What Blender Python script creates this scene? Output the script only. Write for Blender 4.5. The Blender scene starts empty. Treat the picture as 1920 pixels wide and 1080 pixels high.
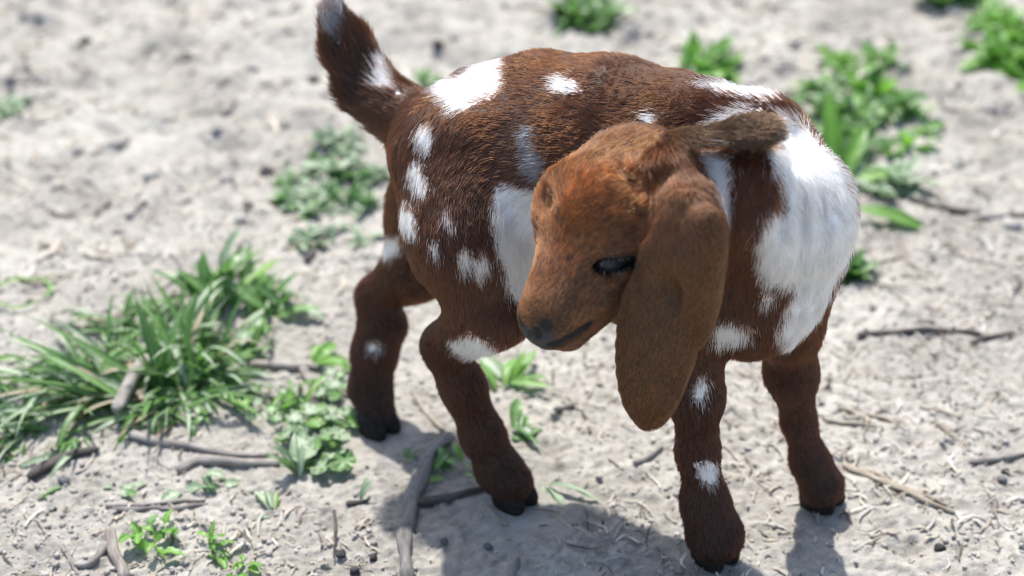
import bpy, math, random, time
import numpy as np
from mathutils import Vector, Matrix, kdtree

T0 = time.time()
random.seed(7)
rng = np.random.default_rng(7)
sc = bpy.context.scene
COL = sc.collection

# ------------------------------------------------------------------ camera
cd = bpy.data.cameras.new("camera")
cam = bpy.data.objects.new("camera", cd)
COL.objects.link(cam)
cam.location = (0.0, -1.05, 0.66)
cam.rotation_euler = (math.radians(90 - 32), 0, 0)
cd.sensor_width = 36.0
cd.lens = 36.0 * 2667.0 / 1920.0
cd.clip_start = 0.02
cd.clip_end = 2000
cd.dof.use_dof = True
cd.dof.focus_distance = 0.856
cd.dof.aperture_fstop = 3.7
cd.dof.aperture_blades = 7
sc.camera = cam

# ------------------------------------------------------------------ light
SUN_EL, SUN_AZ = math.radians(58), math.radians(14)     # azimuth from +Y towards -X
w = bpy.data.worlds.new("World")
sc.world = w
w.use_nodes = True
nt = w.node_tree
sky = nt.nodes.new("ShaderNodeTexSky")
sky.sky_type = 'NISHITA'
sky.sun_disc = False
sky.sun_elevation = SUN_EL
sky.sun_rotation = -SUN_AZ
sky.air_density = 1.0
sky.dust_density = 2.0
bg = nt.nodes["Background"]
bg.inputs[1].default_value = 0.14
nt.links.new(sky.outputs[0], bg.inputs[0])
sd = bpy.data.lights.new("sun", 'SUN')
sd.energy = 3.7
sd.angle = math.radians(1.0)
sd.color = (1.0, 0.97, 0.93)
sun = bpy.data.objects.new("sun", sd)
COL.objects.link(sun)
to_sun = Vector((-math.sin(SUN_AZ) * math.cos(SUN_EL), math.cos(SUN_AZ) * math.cos(SUN_EL), math.sin(SUN_EL)))
sun.rotation_euler = to_sun.to_track_quat('Z', 'Y').to_euler()
sun.location = to_sun * 5
sc.cycles.use_denoising = True
sc.cycles.denoiser = 'OPENIMAGEDENOISE'
sc.cycles.denoising_input_passes = 'RGB_ALBEDO_NORMAL'
sc.cycles.denoising_prefilter = 'ACCURATE'
sc.cycles.use_adaptive_sampling = False
sc.cycles.sample_clamp_indirect = 5
sc.cycles.filter_width = 1.1
sc.view_settings.view_transform = 'Standard'
sc.view_settings.look = 'None'
sc.view_settings.gamma = 1
sc.view_settings.use_curve_mapping = False
sc.view_settings.exposure = 0.84


# ------------------------------------------------------------------ small helpers
def put(name, data, parent=None, loc=None):
    o = bpy.data.objects.new(name, data)
    COL.objects.link(o)
    if parent is not None:
        o.parent = parent
    if loc is not None:
        o.location = loc
    return o

def tag(o, label=None, cat=None, group=None, kind=None):
    if label: o["label"] = label
    if cat: o["category"] = cat
    if group: o["group"] = group
    if kind: o["kind"] = kind
    return o

def mesh_from(name, V, F, smooth=True):
    """F: (m, n) index array, all faces with n corners"""
    V = np.asarray(V, np.float32); F = np.asarray(F, np.int32)
    me = bpy.data.meshes.new(name)
    n = F.shape[1]
    me.vertices.add(len(V)); me.vertices.foreach_set('co', V.ravel())
    me.loops.add(F.size); me.loops.foreach_set('vertex_index', F.ravel())
    me.polygons.add(len(F))
    me.polygons.foreach_set('loop_start', np.arange(0, F.size, n, dtype=np.int32))
    if smooth:
        me.polygons.foreach_set('use_smooth', np.ones(len(F), bool))
    me.update(); me.validate()
    return me

def set_col(me, name, rgb, domain='POINT'):
    a = me.attributes.new(name, 'FLOAT_COLOR', domain)
    c = np.ones((len(rgb), 4), np.float32); c[:, :3] = rgb
    a.data.foreach_set('color', c.ravel())

def _h3(ix, iy, iz, seed):
    n = (ix * 374761393 + iy * 668265263 + iz * 2147483647 + seed * 974634777) & 0xffffffff
    n = ((n ^ (n >> 13)) * 1274126177) & 0xffffffff
    n = ((n ^ (n >> 16)) * 2246822519) & 0xffffffff
    return ((n ^ (n >> 15)) & 0xffffff) / float(0xffffff)

def vnoise(p, scale, seed=0):
    """value noise in -1..1 at points p (n, 2 or 3)"""
    q = np.asarray(p, float) / scale
    if q.shape[1] == 2:
        q = np.c_[q, np.full(len(q), 0.37 + seed)]
    i = np.floor(q).astype(np.int64); f = q - i
    u = f * f * f * (f * (f * 6 - 15) + 10)
    r = 0
    for dx in (0, 1):
        wx = u[:, 0] if dx else 1 - u[:, 0]
        for dy in (0, 1):
            wy = u[:, 1] if dy else 1 - u[:, 1]
            for dz in (0, 1):
                wz = u[:, 2] if dz else 1 - u[:, 2]
                r = r + wx * wy * wz * _h3(i[:, 0] + dx, i[:, 1] + dy, i[:, 2] + dz, seed)
    return r * 2 - 1

def fbm(p, scale, octaves=4, seed=0, gain=.5):
    r = 0; a = 1; t = 0
    for o in range(octaves):
        r = r + a * vnoise(p, scale / 2 ** o, seed + o * 17); t += a; a *= gain
    return r / t

def worley(p, scale, seed=0):
    """distance to nearest and second nearest jittered cell point (2D), and the id of the nearest"""
    q = np.asarray(p)[:, :2] / scale
    i = np.floor(q).astype(np.int64)
    d1 = np.full(len(q), 9.0); d2 = np.full(len(q), 9.0); idv = np.zeros(len(q))
    for dx in (-1, 0, 1):
        for dy in (-1, 0, 1):
            cx, cy = i[:, 0] + dx, i[:, 1] + dy
            z = np.zeros_like(cx)
            px = cx + _h3(cx, cy, z, seed); py = cy + _h3(cx, cy, z + 1, seed)
            d = np.hypot(q[:, 0] - px, q[:, 1] - py)
            nearer = d < d1
            d2 = np.where(nearer, d1, np.minimum(d2, d))
            idv = np.where(nearer, _h3(cx, cy, z + 2, seed), idv)
            d1 = np.where(nearer, d, d1)
    return d1, d2, idv

# <goat-table>
GOAT = [
('body','trunk','c',(0.1490,-0.2850,0.2545),(0.0969,-0.2550,0.2507),0.0437,0.0501,0.030),
('body','trunk','c',(0.0969,-0.2550,0.2507),(0.0410,-0.2350,0.2454),0.0501,0.0540,0.030),
('body','trunk','c',(0.0410,-0.2350,0.2454),(0.0000,-0.2050,0.2360),0.0540,0.0487,0.030),
('body','trunk','c',(0.0000,-0.2050,0.2360),(-0.0412,-0.1900,0.2345),0.0487,0.0372,0.030),
('body','chest','c',(0.1597,-0.3000,0.2370),(0.1438,-0.3100,0.1995),0.0381,0.0333,0.030),
('body','belly','c',(0.1466,-0.3000,0.1835),(0.0926,-0.2650,0.1897),0.0300,0.0360,0.040),
('body','belly','c',(0.0926,-0.2650,0.1897),(0.0351,-0.2350,0.1963),0.0360,0.0369,0.040),
('body','withers','c',(0.1527,-0.2650,0.2806),(0.1415,-0.2750,0.2812),0.0169,0.0167,0.030),
('body','withers','c',(0.1415,-0.2750,0.2812),(0.1072,-0.2620,0.2856),0.0167,0.0156,0.030),
('body','withers','c',(0.1072,-0.2620,0.2856),(0.0632,-0.2350,0.2889),0.0156,0.0153,0.030),
('body','withers','c',(0.0632,-0.2350,0.2889),(0.0172,-0.2050,0.2820),0.0153,0.0138,0.030),
('body','withers','c',(0.0172,-0.2050,0.2820),(-0.0212,-0.1850,0.2692),0.0138,0.0127,0.030),
('body','neck','c',(0.1019,-0.3450,0.2796),(0.1319,-0.3450,0.2796),0.0255,0.0276,0.025),
('body','neck','c',(0.1319,-0.3450,0.2796),(0.1587,-0.3300,0.2610),0.0276,0.0302,0.025),
('body','breast','c',(0.1614,-0.3250,0.2582),(0.1615,-0.3250,0.2107),0.0286,0.0185,0.025),
('body','thigh','c',(-0.0380,-0.2250,0.2422),(-0.0289,-0.2620,0.2077),0.0387,0.0334,0.030),
('body','thigh','c',(-0.0289,-0.2620,0.2077),(-0.0154,-0.2800,0.1647),0.0334,0.0233,0.030),
('body','gaskin','c',(-0.0138,-0.2800,0.1606),(-0.0445,-0.2580,0.1194),0.0255,0.0162,0.015),
('body','shank','c',(-0.0460,-0.2580,0.1202),(-0.0335,-0.2620,0.0882),0.0147,0.0153,0.010),
('body','shank','c',(-0.0335,-0.2620,0.0882),(-0.0204,-0.2660,0.0500),0.0153,0.0148,0.010),
('body','shank','c',(-0.0204,-0.2660,0.0500),(-0.0093,-0.2720,0.0240),0.0148,0.0160,0.010),
('body','foot','c',(-0.0093,-0.2720,0.0240),(-0.0007,-0.2770,0.0161),0.0160,0.0163,0.008),
('body','thigh','c',(-0.0556,-0.1650,0.2118),(-0.0594,-0.1550,0.1640),0.0296,0.0276,0.020),
('body','thigh','c',(-0.0594,-0.1550,0.1640),(-0.0703,-0.1580,0.1210),0.0276,0.0242,0.020),
('body','gaskin','c',(-0.0703,-0.1580,0.1210),(-0.1017,-0.1550,0.0932),0.0234,0.0143,0.012),
('body','shank','c',(-0.1009,-0.1550,0.0932),(-0.0970,-0.1620,0.0722),0.0137,0.0171,0.010),
('body','shank','c',(-0.0970,-0.1620,0.0722),(-0.1031,-0.1680,0.0521),0.0171,0.0168,0.010),
('body','shank','c',(-0.1031,-0.1680,0.0521),(-0.1072,-0.1750,0.0250),0.0168,0.0162,0.010),
('body','foot','c',(-0.1072,-0.1750,0.0250),(-0.1007,-0.1900,0.0086),0.0162,0.0142,0.008),
('body','shoulder','c',(0.1344,-0.3250,0.2475),(0.1133,-0.3220,0.1859),0.0300,0.0182,0.025),
('body','forearm','c',(0.1133,-0.3220,0.1859),(0.1133,-0.3250,0.1523),0.0179,0.0159,0.010),
('body','forearm','c',(0.1133,-0.3250,0.1523),(0.1154,-0.3300,0.1293),0.0159,0.0174,0.010),
('body','shank','c',(0.1154,-0.3300,0.1293),(0.1193,-0.3300,0.0868),0.0171,0.0123,0.010),
('body','shank','c',(0.1193,-0.3300,0.0868),(0.1264,-0.3340,0.0478),0.0123,0.0154,0.010),
('body','foot','c',(0.1264,-0.3340,0.0478),(0.1337,-0.3400,0.0255),0.0154,0.0201,0.008),
('body','shoulder','c',(0.1744,-0.2900,0.2200),(0.1792,-0.2850,0.1495),0.0283,0.0193,0.025),
('body','forearm','c',(0.1788,-0.2850,0.1536),(0.1861,-0.2770,0.1100),0.0193,0.0174,0.010),
('body','shank','c',(0.1861,-0.2770,0.1100),(0.1955,-0.2750,0.0684),0.0170,0.0109,0.010),
('body','shank','c',(0.1955,-0.2750,0.0684),(0.2065,-0.2780,0.0360),0.0109,0.0133,0.010),
('body','foot','c',(0.2065,-0.2780,0.0360),(0.2149,-0.2830,0.0197),0.0133,0.0163,0.008),
('tail','tail','c',(-0.0584,-0.1650,0.2395),(-0.0819,-0.1500,0.2434),0.0197,0.0184,0.012),
('tail','tail','c',(-0.0819,-0.1500,0.2434),(-0.1020,-0.1350,0.2567),0.0184,0.0174,0.012),
('tail','tail','c',(-0.1020,-0.1350,0.2567),(-0.1140,-0.1250,0.2783),0.0174,0.0155,0.012),
('tail','tail','c',(-0.1140,-0.1250,0.2783),(-0.1213,-0.1200,0.2978),0.0155,0.0103,0.012),
('head','crown','e',(0.0714,-0.3198,0.2719),(-0.5593,-0.7399,-0.3738,0.6974,-0.6637,0.2705,-0.4482,-0.1094,0.8872),(0.0380,0.0400,0.0370),(0.5593,0.7399,0.3738),0.012),
('head','forehead','e',(0.0510,-0.3429,0.2678),(-0.5593,-0.7399,-0.3738,0.6974,-0.6637,0.2705,-0.4482,-0.1094,0.8872),(0.0340,0.0430,0.0360),(0.5593,0.7399,0.3738),0.014),
('head','muzzle','c',(0.0579,-0.3424,0.2511),(0.0227,-0.3890,0.2275),0.0295,0.0180,0.012),
('head','nose','e',(0.0186,-0.3930,0.2283),(-0.5593,-0.7399,-0.3738,0.6974,-0.6637,0.2705,-0.4482,-0.1094,0.8872),(0.0135,0.0150,0.0140),(0.5593,0.7399,0.3738),0.008),
('head','bridge','c',(0.0521,-0.3462,0.2567),(0.0255,-0.3829,0.2353),0.0340,0.0175,0.014),
('head','jaw','c',(0.0827,-0.3212,0.2391),(0.0316,-0.3850,0.2145),0.0230,0.0108,0.008),
('head','cheek','c',(0.0850,-0.3362,0.2520),(0.0628,-0.3605,0.2423),0.0240,0.0180,0.012),
('head','brow','c',(0.0686,-0.3610,0.2722),(0.0566,-0.3735,0.2612),0.0095,0.0075,0.008),
('head','bud','e',(0.0649,-0.3551,0.2925),(-0.5593,-0.7399,-0.3738,0.6974,-0.6637,0.2705,-0.4482,-0.1094,0.8872),(0.0085,0.0080,0.0085),(0.5593,0.7399,0.3738),0.008),
('head','cheek','c',(0.0640,-0.3163,0.2439),(0.0446,-0.3432,0.2352),0.0240,0.0180,0.012),
('head','brow','c',(0.0330,-0.3272,0.2584),(0.0252,-0.3437,0.2491),0.0095,0.0075,0.008),
('head','bud','e',(0.0308,-0.3225,0.2792),(-0.5593,-0.7399,-0.3738,0.6974,-0.6637,0.2705,-0.4482,-0.1094,0.8872),(0.0085,0.0080,0.0085),(0.5593,0.7399,0.3738),0.008),
('head','brow','c',(0.0599,-0.3743,0.2645),(0.0574,-0.3835,0.2531),0.0050,0.0040,0.006),
('head','brow','c',(0.0234,-0.3395,0.2503),(0.0191,-0.3470,0.2382),0.0050,0.0040,0.006),
('ear','ear','e',(0.0807,-0.3950,0.2257),(-0.1035,-0.1979,-0.9747,0.9941,0.0112,-0.1079,0.0323,-0.9802,0.1956),(0.0600,0.0240,0.0058),(-0.1035,-0.1979,-0.9747),0.010),
('ear','ear','e',(0.1042,-0.3970,0.2564),(-0.0119,0.0268,-0.9996,0.8693,0.4943,0.0029,0.4942,-0.8689,-0.0292),(0.0455,0.0125,0.0095),(-0.1035,-0.1979,-0.9747),0.002),
('ear','ear','e',(0.0912,-0.3960,0.2121),(-0.0119,0.0268,-0.9996,0.9836,0.1803,-0.0068,0.1800,-0.9832,-0.0285),(0.0310,0.0136,0.0055),(-0.1035,-0.1979,-0.9747),0.006),
('ear','ear','e',(0.0804,-0.3980,0.1880),(-0.1035,-0.1979,-0.9747,0.9819,-0.1764,-0.0685,-0.1584,-0.9642,0.2126),(0.0285,0.0140,0.0055),(-0.1035,-0.1979,-0.9747),0.012),
('ear','crown','c',(0.0875,-0.3520,0.2993),(0.0954,-0.3780,0.2810),0.0176,0.0150,0.020),
('ear','ear','c',(0.0928,-0.3780,0.2843),(0.0919,-0.3860,0.2689),0.0144,0.0104,0.020),
('farear','ear','c',(0.0839,-0.3400,0.3149),(0.0992,-0.3460,0.3178),0.0029,0.0026,0.008),
('farear','ear','e',(0.1145,-0.3500,0.3211),(0.9751,-0.1348,0.1760,0.1065,0.9811,0.1615,-0.1945,-0.1387,0.9710),(0.0290,0.0105,0.0036),(0.9751,-0.1348,0.1760),0.008),
('farear','ear','e',(0.1301,-0.3510,0.3231),(0.9751,-0.1348,0.1760,0.0548,0.9157,0.3980,-0.2148,-0.3785,0.9003),(0.0165,0.0100,0.0054),(0.9751,-0.1348,0.1760),0.008),
]
HEAD_FRAME = ((0.0114,-0.4020,0.2247),(-0.5593,-0.7399,-0.3738),(0.6974,-0.6637,0.2705),(-0.4482,-0.1094,0.8872))
TWIGS = [
('twig','upper pale stick of the pair lying in front of the big grass tuft',[(-0.2864,-0.2063,0.0000),(-0.2575,-0.2166,0.0000),(-0.2290,-0.2210,0.0000),(-0.2001,-0.2285,0.0000),(-0.1726,-0.2291,0.0000)],0.00379,'pale',0.60),
('twig','lower pale stick with a knobby end in front of the big grass tuft',[(-0.2419,-0.2451,0.0000),(-0.2324,-0.2341,0.0000),(-0.2189,-0.2328,0.0000),(-0.1945,-0.2390,0.0000),(-0.1696,-0.2365,0.0000)],0.00406,'pale',0.80),
('branch','thick grey branch with a knobby bend lying beside the hind hoof',[(-0.0439,-0.2063,0.0000),(-0.0535,-0.2166,0.0000),(-0.0625,-0.2341,0.0000),(-0.0682,-0.2576,0.0000),(-0.0705,-0.2838,0.0000),(-0.0732,-0.3115,0.0000),(-0.0729,-0.3327,0.0000),(-0.0694,-0.3607,0.0000)],0.00619,'grey',0.75),
('twig','dark side stick running from the grey branch to the hind hoof',[(-0.0668,-0.2826,0.0000),(-0.0527,-0.2781,0.0000),(-0.0378,-0.2723,0.0000),(-0.0171,-0.2653,0.0000)],0.00375,'dark',0.60),
('twig','broken stick lying across the clover left of the far hind leg',[(-0.2138,-0.1121,0.0000),(-0.1977,-0.1106,0.0000),(-0.1780,-0.1136,0.0000),(-0.1518,-0.1180,0.0000)],0.00386,'pale',0.90),
('twig','thin stick standing down from the broken stick through the clover',[(-0.1690,-0.1165,0.0000),(-0.1576,-0.1405,0.0000),(-0.1485,-0.1650,0.0000),(-0.1416,-0.1972,0.0000)],0.00385,'pale',0.60),
('twig','short thick stub of old wood sticking out under the left edge of the tuft',[(-0.3965,-0.1525,0.0000),(-0.3812,-0.1664,0.0000),(-0.3662,-0.1800,0.0000)],0.00625,'pale',0.60),
('twig','bark strip half buried in the middle of the grass tuft',[(-0.2888,-0.1233,0.0120),(-0.2930,-0.1479,0.0120),(-0.2972,-0.1709,0.0120),(-0.2982,-0.1912,0.0120)],0.00593,'pale',0.80),
('twig','rotten dark driftwood chunk below the grass tuft',[(-0.3456,-0.2547,0.0000),(-0.3394,-0.2426,0.0000),(-0.3297,-0.2353,0.0000),(-0.3181,-0.2272,0.0000),(-0.3052,-0.2241,0.0000)],0.00499,'dark',0.60),
('twig','upper half of a split stick in front of the weed',[(-0.2844,-0.2855,0.0000),(-0.2624,-0.2838,0.0000),(-0.2408,-0.2792,0.0000),(-0.2165,-0.2781,0.0000)],0.00225,'pale',0.60),
('twig','lower half of a split stick in front of the weed',[(-0.2776,-0.2905,0.0000),(-0.2577,-0.2877,0.0000),(-0.2353,-0.2877,0.0000),(-0.2166,-0.2838,0.0000)],0.00224,'grey',0.60),
('twig','flat upright strip of pale bark at the bottom edge left of the weed',[(-0.2748,-0.3131,0.0000),(-0.2673,-0.3327,0.0000),(-0.2550,-0.3607,0.0000)],0.00439,'pale',0.90),
('twig','curved stick at the bottom edge touching the pale bark strip',[(-0.2743,-0.3275,0.0000),(-0.2765,-0.3405,0.0000),(-0.2817,-0.3481,0.0000),(-0.2911,-0.3461,0.0000)],0.00325,'pale',0.60),
('twig','thin stick at the bottom edge ending at the curved stick',[(-0.3039,-0.3275,0.0000),(-0.2965,-0.3389,0.0000),(-0.2868,-0.3542,0.0000)],0.00180,'pale',0.60),
('twig','longer straw stalk of the pair lying right of the far front hoof',[(0.2419,-0.2353,0.0000),(0.2611,-0.2547,0.0000),(0.2800,-0.2723,0.0000),(0.3087,-0.2928,0.0000)],0.00293,'straw',0.60),
('twig','shorter straw stalk lying against the longer one right of the far front hoof',[(0.2525,-0.2408,0.0000),(0.2749,-0.2618,0.0000),(0.3052,-0.2849,0.0000)],0.00175,'straw',0.60),
('twig','dark curved twig on the right behind the goat chest',[(0.2861,-0.0738,0.0000),(0.3098,-0.0706,0.0000),(0.3462,-0.0666,0.0000),(0.3735,-0.0643,0.0000),(0.3908,-0.0690,0.0000)],0.00309,'dark',0.60),
('twig','dark twig crossing the curved one at the right edge',[(0.3780,-0.0832,0.0000),(0.3934,-0.0722,0.0000),(0.4201,-0.0643,0.0000)],0.00263,'dark',0.60),
('twig','thick pale stalk right of the far front leg',[(0.2501,-0.1732,0.0000),(0.2694,-0.1787,0.0000),(0.2975,-0.1893,0.0000)],0.00246,'straw',0.60),
('twig','pale stalk just below the thick one right of the far front leg',[(0.2376,-0.1854,0.0000),(0.2589,-0.1900,0.0000),(0.2799,-0.1959,0.0000)],0.00203,'straw',0.60),
('twig','short slanting pale stalk above the long straw stalks',[(0.3211,-0.1874,0.0000),(0.3287,-0.2018,0.0000),(0.3388,-0.2191,0.0000)],0.00203,'straw',0.60),
('twig','short flat pale stalk above the slanting one on the right',[(0.3163,-0.1705,0.0000),(0.3296,-0.1746,0.0000),(0.3418,-0.1827,0.0000)],0.00205,'straw',0.60),
('twig','grey twig running out of the picture at the right edge',[(0.3352,-0.2365,0.0000),(0.3562,-0.2316,0.0000),(0.3835,-0.2254,0.0000)],0.00253,'grey',0.60),
('twig','long blurred dark twig far behind the goat on the right',[(0.3813,0.1579,0.0000),(0.4089,0.1451,0.0000),(0.4475,0.1367,0.0000),(0.4926,0.1263,0.0000)],0.00309,'dark',0.60),
('twig','short dark chip of wood on the sunny ground under the muzzle',[(0.0327,-0.1760,0.0000),(0.0419,-0.1705,0.0000),(0.0508,-0.1630,0.0000)],0.00327,'dark',0.60),
('twig','slim grey sliver of wood beside the near front leg',[(0.0887,-0.2390,0.0000),(0.0999,-0.2304,0.0000),(0.1115,-0.2185,0.0000)],0.00233,'grey',0.60),
('twig','thin yellow stalk by the hind hoof toe',[(-0.0207,-0.2809,0.0000),(-0.0130,-0.2922,0.0000),(-0.0018,-0.3049,0.0000)],0.00150,'straw',0.60),
('twig','thin stalk lying in the goat shadow left of the near front hoof',[(0.0764,-0.3071,0.0000),(0.0809,-0.3158,0.0000),(0.0861,-0.3254,0.0000)],0.00129,'straw',0.60),
('twig','grey peg of wood at the bottom edge in the goat shadow',[(-0.0018,-0.3607,0.0000),(0.0007,-0.3492,0.0000),(0.0046,-0.3410,0.0000)],0.00280,'grey',0.60),
('twig','thin dark rootlet standing on the bright dirt near the bottom',[(-0.1238,-0.2912,0.0040),(-0.1204,-0.3159,0.0040),(-0.1193,-0.3396,0.0040)],0.00130,'dark',0.40),
('twig','blurred dark stick behind the hind legs on the left',[(-0.1846,0.0451,0.0000),(-0.1785,0.0630,0.0000),(-0.1706,0.0881,0.0000)],0.00336,'dark',0.60),
('twig','pale bent straw between the front legs and the branch',[(-0.0395,-0.2216,0.0000),(-0.0501,-0.2018,0.0000),(-0.0611,-0.1820,0.0000),(-0.0769,-0.1546,0.0000)],0.00197,'straw',0.60),
('twig','short brown stub beside the grass sprout in front of the far hind leg',[(-0.1164,-0.2815,0.0000),(-0.1083,-0.2803,0.0000),(-0.1017,-0.2781,0.0000)],0.00225,'dark',0.60),
('twig','small brown stalk beside the fallen leaf',[(-0.1676,-0.2781,0.0000),(-0.1627,-0.2723,0.0000),(-0.1578,-0.2665,0.0000)],0.00151,'straw',0.60),
]
STONES = [
('round grey pebble below the driftwood chunk',(-0.3202,-0.2606,0.0000),0.00420,'grey'),
('blurred black stone left of the tail on the pale ground',(-0.2471,0.2272,0.0000),0.00913,'dark'),
('blurred dark stone high up in the left background',(-0.5024,0.5250,0.0000),0.00758,'dark'),
('dark pebble at the bottom edge on the bright dirt',(-0.1147,-0.3353,0.0000),0.00358,'dark'),
('dark pebble beside the rootlet near the bottom',(-0.0932,-0.3353,0.0000),0.00323,'dark'),
('black stone half hidden at the bottom middle of the dirt',(-0.1043,-0.3507,0.0000),0.00354,'dark'),
('small dark stone in the goat shadow below the hind hoof',(-0.0163,-0.3264,0.0000),0.00325,'grey'),
('dark grit stone at the lower right, larger of two',(0.2894,-0.3275,0.0000),0.00361,'dark'),
('dark grit stone at the lower right, smaller of two',(0.3021,-0.3179,0.0000),0.00255,'dark'),
('bluish grey pebble near the right edge under the grey twig',(0.3533,-0.2547,0.0000),0.00384,'grey'),
('dark pebble above the bluish one near the right edge',(0.3579,-0.2457,0.0000),0.00310,'dark'),
('grey pebble beside the branch bottom end in shadow',(-0.0465,-0.3195,0.0000),0.00291,'grey'),
('light pebble in the goat shadow at the bottom',(0.0304,-0.3379,0.0000),0.00286,'light'),
('small dark stone under the tail in the blurred ground',(-0.2221,0.4253,0.0000),0.00600,'dark'),
('blurred dark stone behind the goat back',(-0.0892,0.5412,0.0000),0.00765,'dark'),
]
TUFT = [('thick dark green grass tuft sprawling over the left of the picture', [((-0.262, -0.1224), 112, 0.045, 0.088, 90, 180, 8, 62, 0.0056, 0.032), ((-0.2952, -0.1546), 55, 0.07, 0.125, 185, 45, 48, 84, 0.0054, 0.022), ((-0.3324, -0.1476), 40, 0.05, 0.1, 190, 60, 40, 84, 0.0044, 0.022), ((-0.2716, -0.1685), 40, 0.04, 0.075, 265, 60, 45, 84, 0.0044, 0.022), ((-0.2389, -0.1441), 22, 0.04, 0.075, 320, 50, 50, 80, 0.0042, 0.012), ((-0.3194, -0.0769), 26, 0.04, 0.075, 140, 90, 30, 80, 0.004, 0.024)]), ('looser grass tuft of flat bent blades at the left edge', [((-0.3636, -0.192), 34, 0.05, 0.095, 200, 80, 45, 84, 0.0048, 0.02), ((-0.3878, -0.165), 20, 0.05, 0.09, 170, 80, 40, 84, 0.0044, 0.02), ((-0.3302, -0.2115), 18, 0.03, 0.06, 265, 60, 50, 84, 0.0044, 0.015)]), ('low tangled grass with bent and dry blades between the big tuft and the left edge', [((-0.3245, -0.1369), 90, 0.025, 0.055, 180, 180, 30, 86, 0.005, 0.045), ((-0.2599, -0.165), 60, 0.02, 0.045, 250, 180, 40, 86, 0.0046, 0.03), ((-0.2975, -0.0448), 50, 0.025, 0.05, 90, 180, 30, 84, 0.0046, 0.035), ((-0.3642, -0.1151), 26, 0.03, 0.06, 170, 120, 50, 86, 0.0046, 0.03)])]
BROAD = [('leafy dock plant with upright pointed leaves behind the big grass tuft', (-0.2469, -0.0112), 24, 0.03, 0.055, 0.24, 15, 75, 90, 180, 0.022, 'grass'), ('bushy weed with glossy bent leaves to the right of the dock', (-0.2075, -0.0282), 26, 0.022, 0.042, 0.28, 30, 80, 60, 180, 0.02, 'weed'), ('weed of pale rounded leaves hanging beside the big grass tuft', (-0.2278, -0.0847), 16, 0.02, 0.034, 0.4, 40, 85, 330, 120, 0.016, 'pale'), ('bright green sprout just left of the far hind leg', (-0.1542, -0.1151), 5, 0.022, 0.032, 0.3, 35, 70, 40, 60, 0.006, 'bright'), ('young weed on the sunny ground under the muzzle', (-0.0084, -0.1405), 9, 0.024, 0.044, 0.22, 40, 80, 40, 90, 0.01, 'bright'), ('small low weed right of the near hind leg', (0.006, -0.1985), 8, 0.014, 0.026, 0.34, 55, 82, 330, 120, 0.01, 'weed'), ('thin bent grass between the big tuft and the broken stick', (-0.2115, -0.0769), 16, 0.022, 0.045, 0.12, 30, 84, 20, 180, 0.024, 'weed'), ('fine grass blades thinning out toward the far hind leg', (-0.1663, -0.1546), 14, 0.018, 0.036, 0.12, 30, 84, 90, 180, 0.024, 'bright'), ('dark weed in the fork between the branch and the hind hoof', (-0.0446, -0.2426), 12, 0.01, 0.02, 0.36, 45, 85, 100, 180, 0.014, 'grass'), ('grass sprout with bent blades at the toe of the hind hoof', (0.0221, -0.2618), 4, 0.03, 0.046, 0.14, 55, 80, 300, 40, 0.004, 'pale'), ('few fallen green leaves lying together on the bright dirt', (-0.1673, -0.2883), 4, 0.016, 0.026, 0.22, 60, 86, 160, 70, 0.004, 'pale'), ('tiny upright sprout on the dirt in front of the far hind leg', (-0.1065, -0.2792), 2, 0.016, 0.022, 0.2, 10, 30, 100, 60, 0.001, 'pale'), ('sprout with a bundle of upright pale leaves in front of the clover', (-0.1542, -0.2499), 6, 0.022, 0.036, 0.18, 10, 45, 110, 90, 0.004, 'pale'), ('long flat blade lying down the slope right of the big tuft', (-0.2353, -0.1595), 3, 0.055, 0.068, 0.1, 72, 84, 318, 10, 0.004, 'pale'), ('small leaf lying by the driftwood on the left dirt', (-0.3344, -0.2809), 3, 0.02, 0.034, 0.22, 72, 86, 20, 40, 0.004, 'grass'), ('little weed with lobed leaves at the lower left', (-0.242, -0.3233), 15, 0.012, 0.021, 0.52, 30, 80, 90, 180, 0.014, 'bright'), ('spiky little weed on the dirt right of the lobed one', (-0.2019, -0.3285), 13, 0.01, 0.017, 0.24, 30, 80, 90, 180, 0.007, 'bright'), ('flat weed with dusty leaves under the pale stick pair', (-0.2192, -0.2635), 12, 0.012, 0.022, 0.5, 50, 84, 270, 120, 0.014, 'pale'), ('dusty leaf cluster in front of the driftwood chunk', (-0.2788, -0.2694), 6, 0.012, 0.02, 0.5, 55, 84, 270, 120, 0.01, 'pale'), ('tiny weed cut by the bottom edge', (-0.1823, -0.3492), 9, 0.009, 0.015, 0.4, 30, 80, 90, 180, 0.008, 'bright'), ('tiny grass wisp on the sunny dirt by the branch', (-0.0783, -0.2316), 4, 0.008, 0.014, 0.18, 30, 70, 90, 120, 0.004, 'weed')]
CLOVER = [('patch of round scalloped leaves right of the pale sticks', (-0.1543, -0.2018), 26, 0.0055, 0.0095, 0.02), ('patch of small scalloped leaves around the broken stick', (-0.1867, -0.1719), 22, 0.0045, 0.008, 0.022), ('scalloped leaves close beside the far hind hoof', (-0.1328, -0.1887), 16, 0.005, 0.009, 0.014), ('low front rosette of scalloped leaves ending at the bright dirt', (-0.1409, -0.2316), 18, 0.006, 0.0105, 0.016), ('scalloped leaves near the thin standing stick and hind leg', (-0.1401, -0.1476), 14, 0.0045, 0.0075, 0.016), ('single dusty scalloped leaf lying apart from the clover', (-0.1232, -0.2438), 2, 0.008, 0.01, 0.003)]
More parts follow.
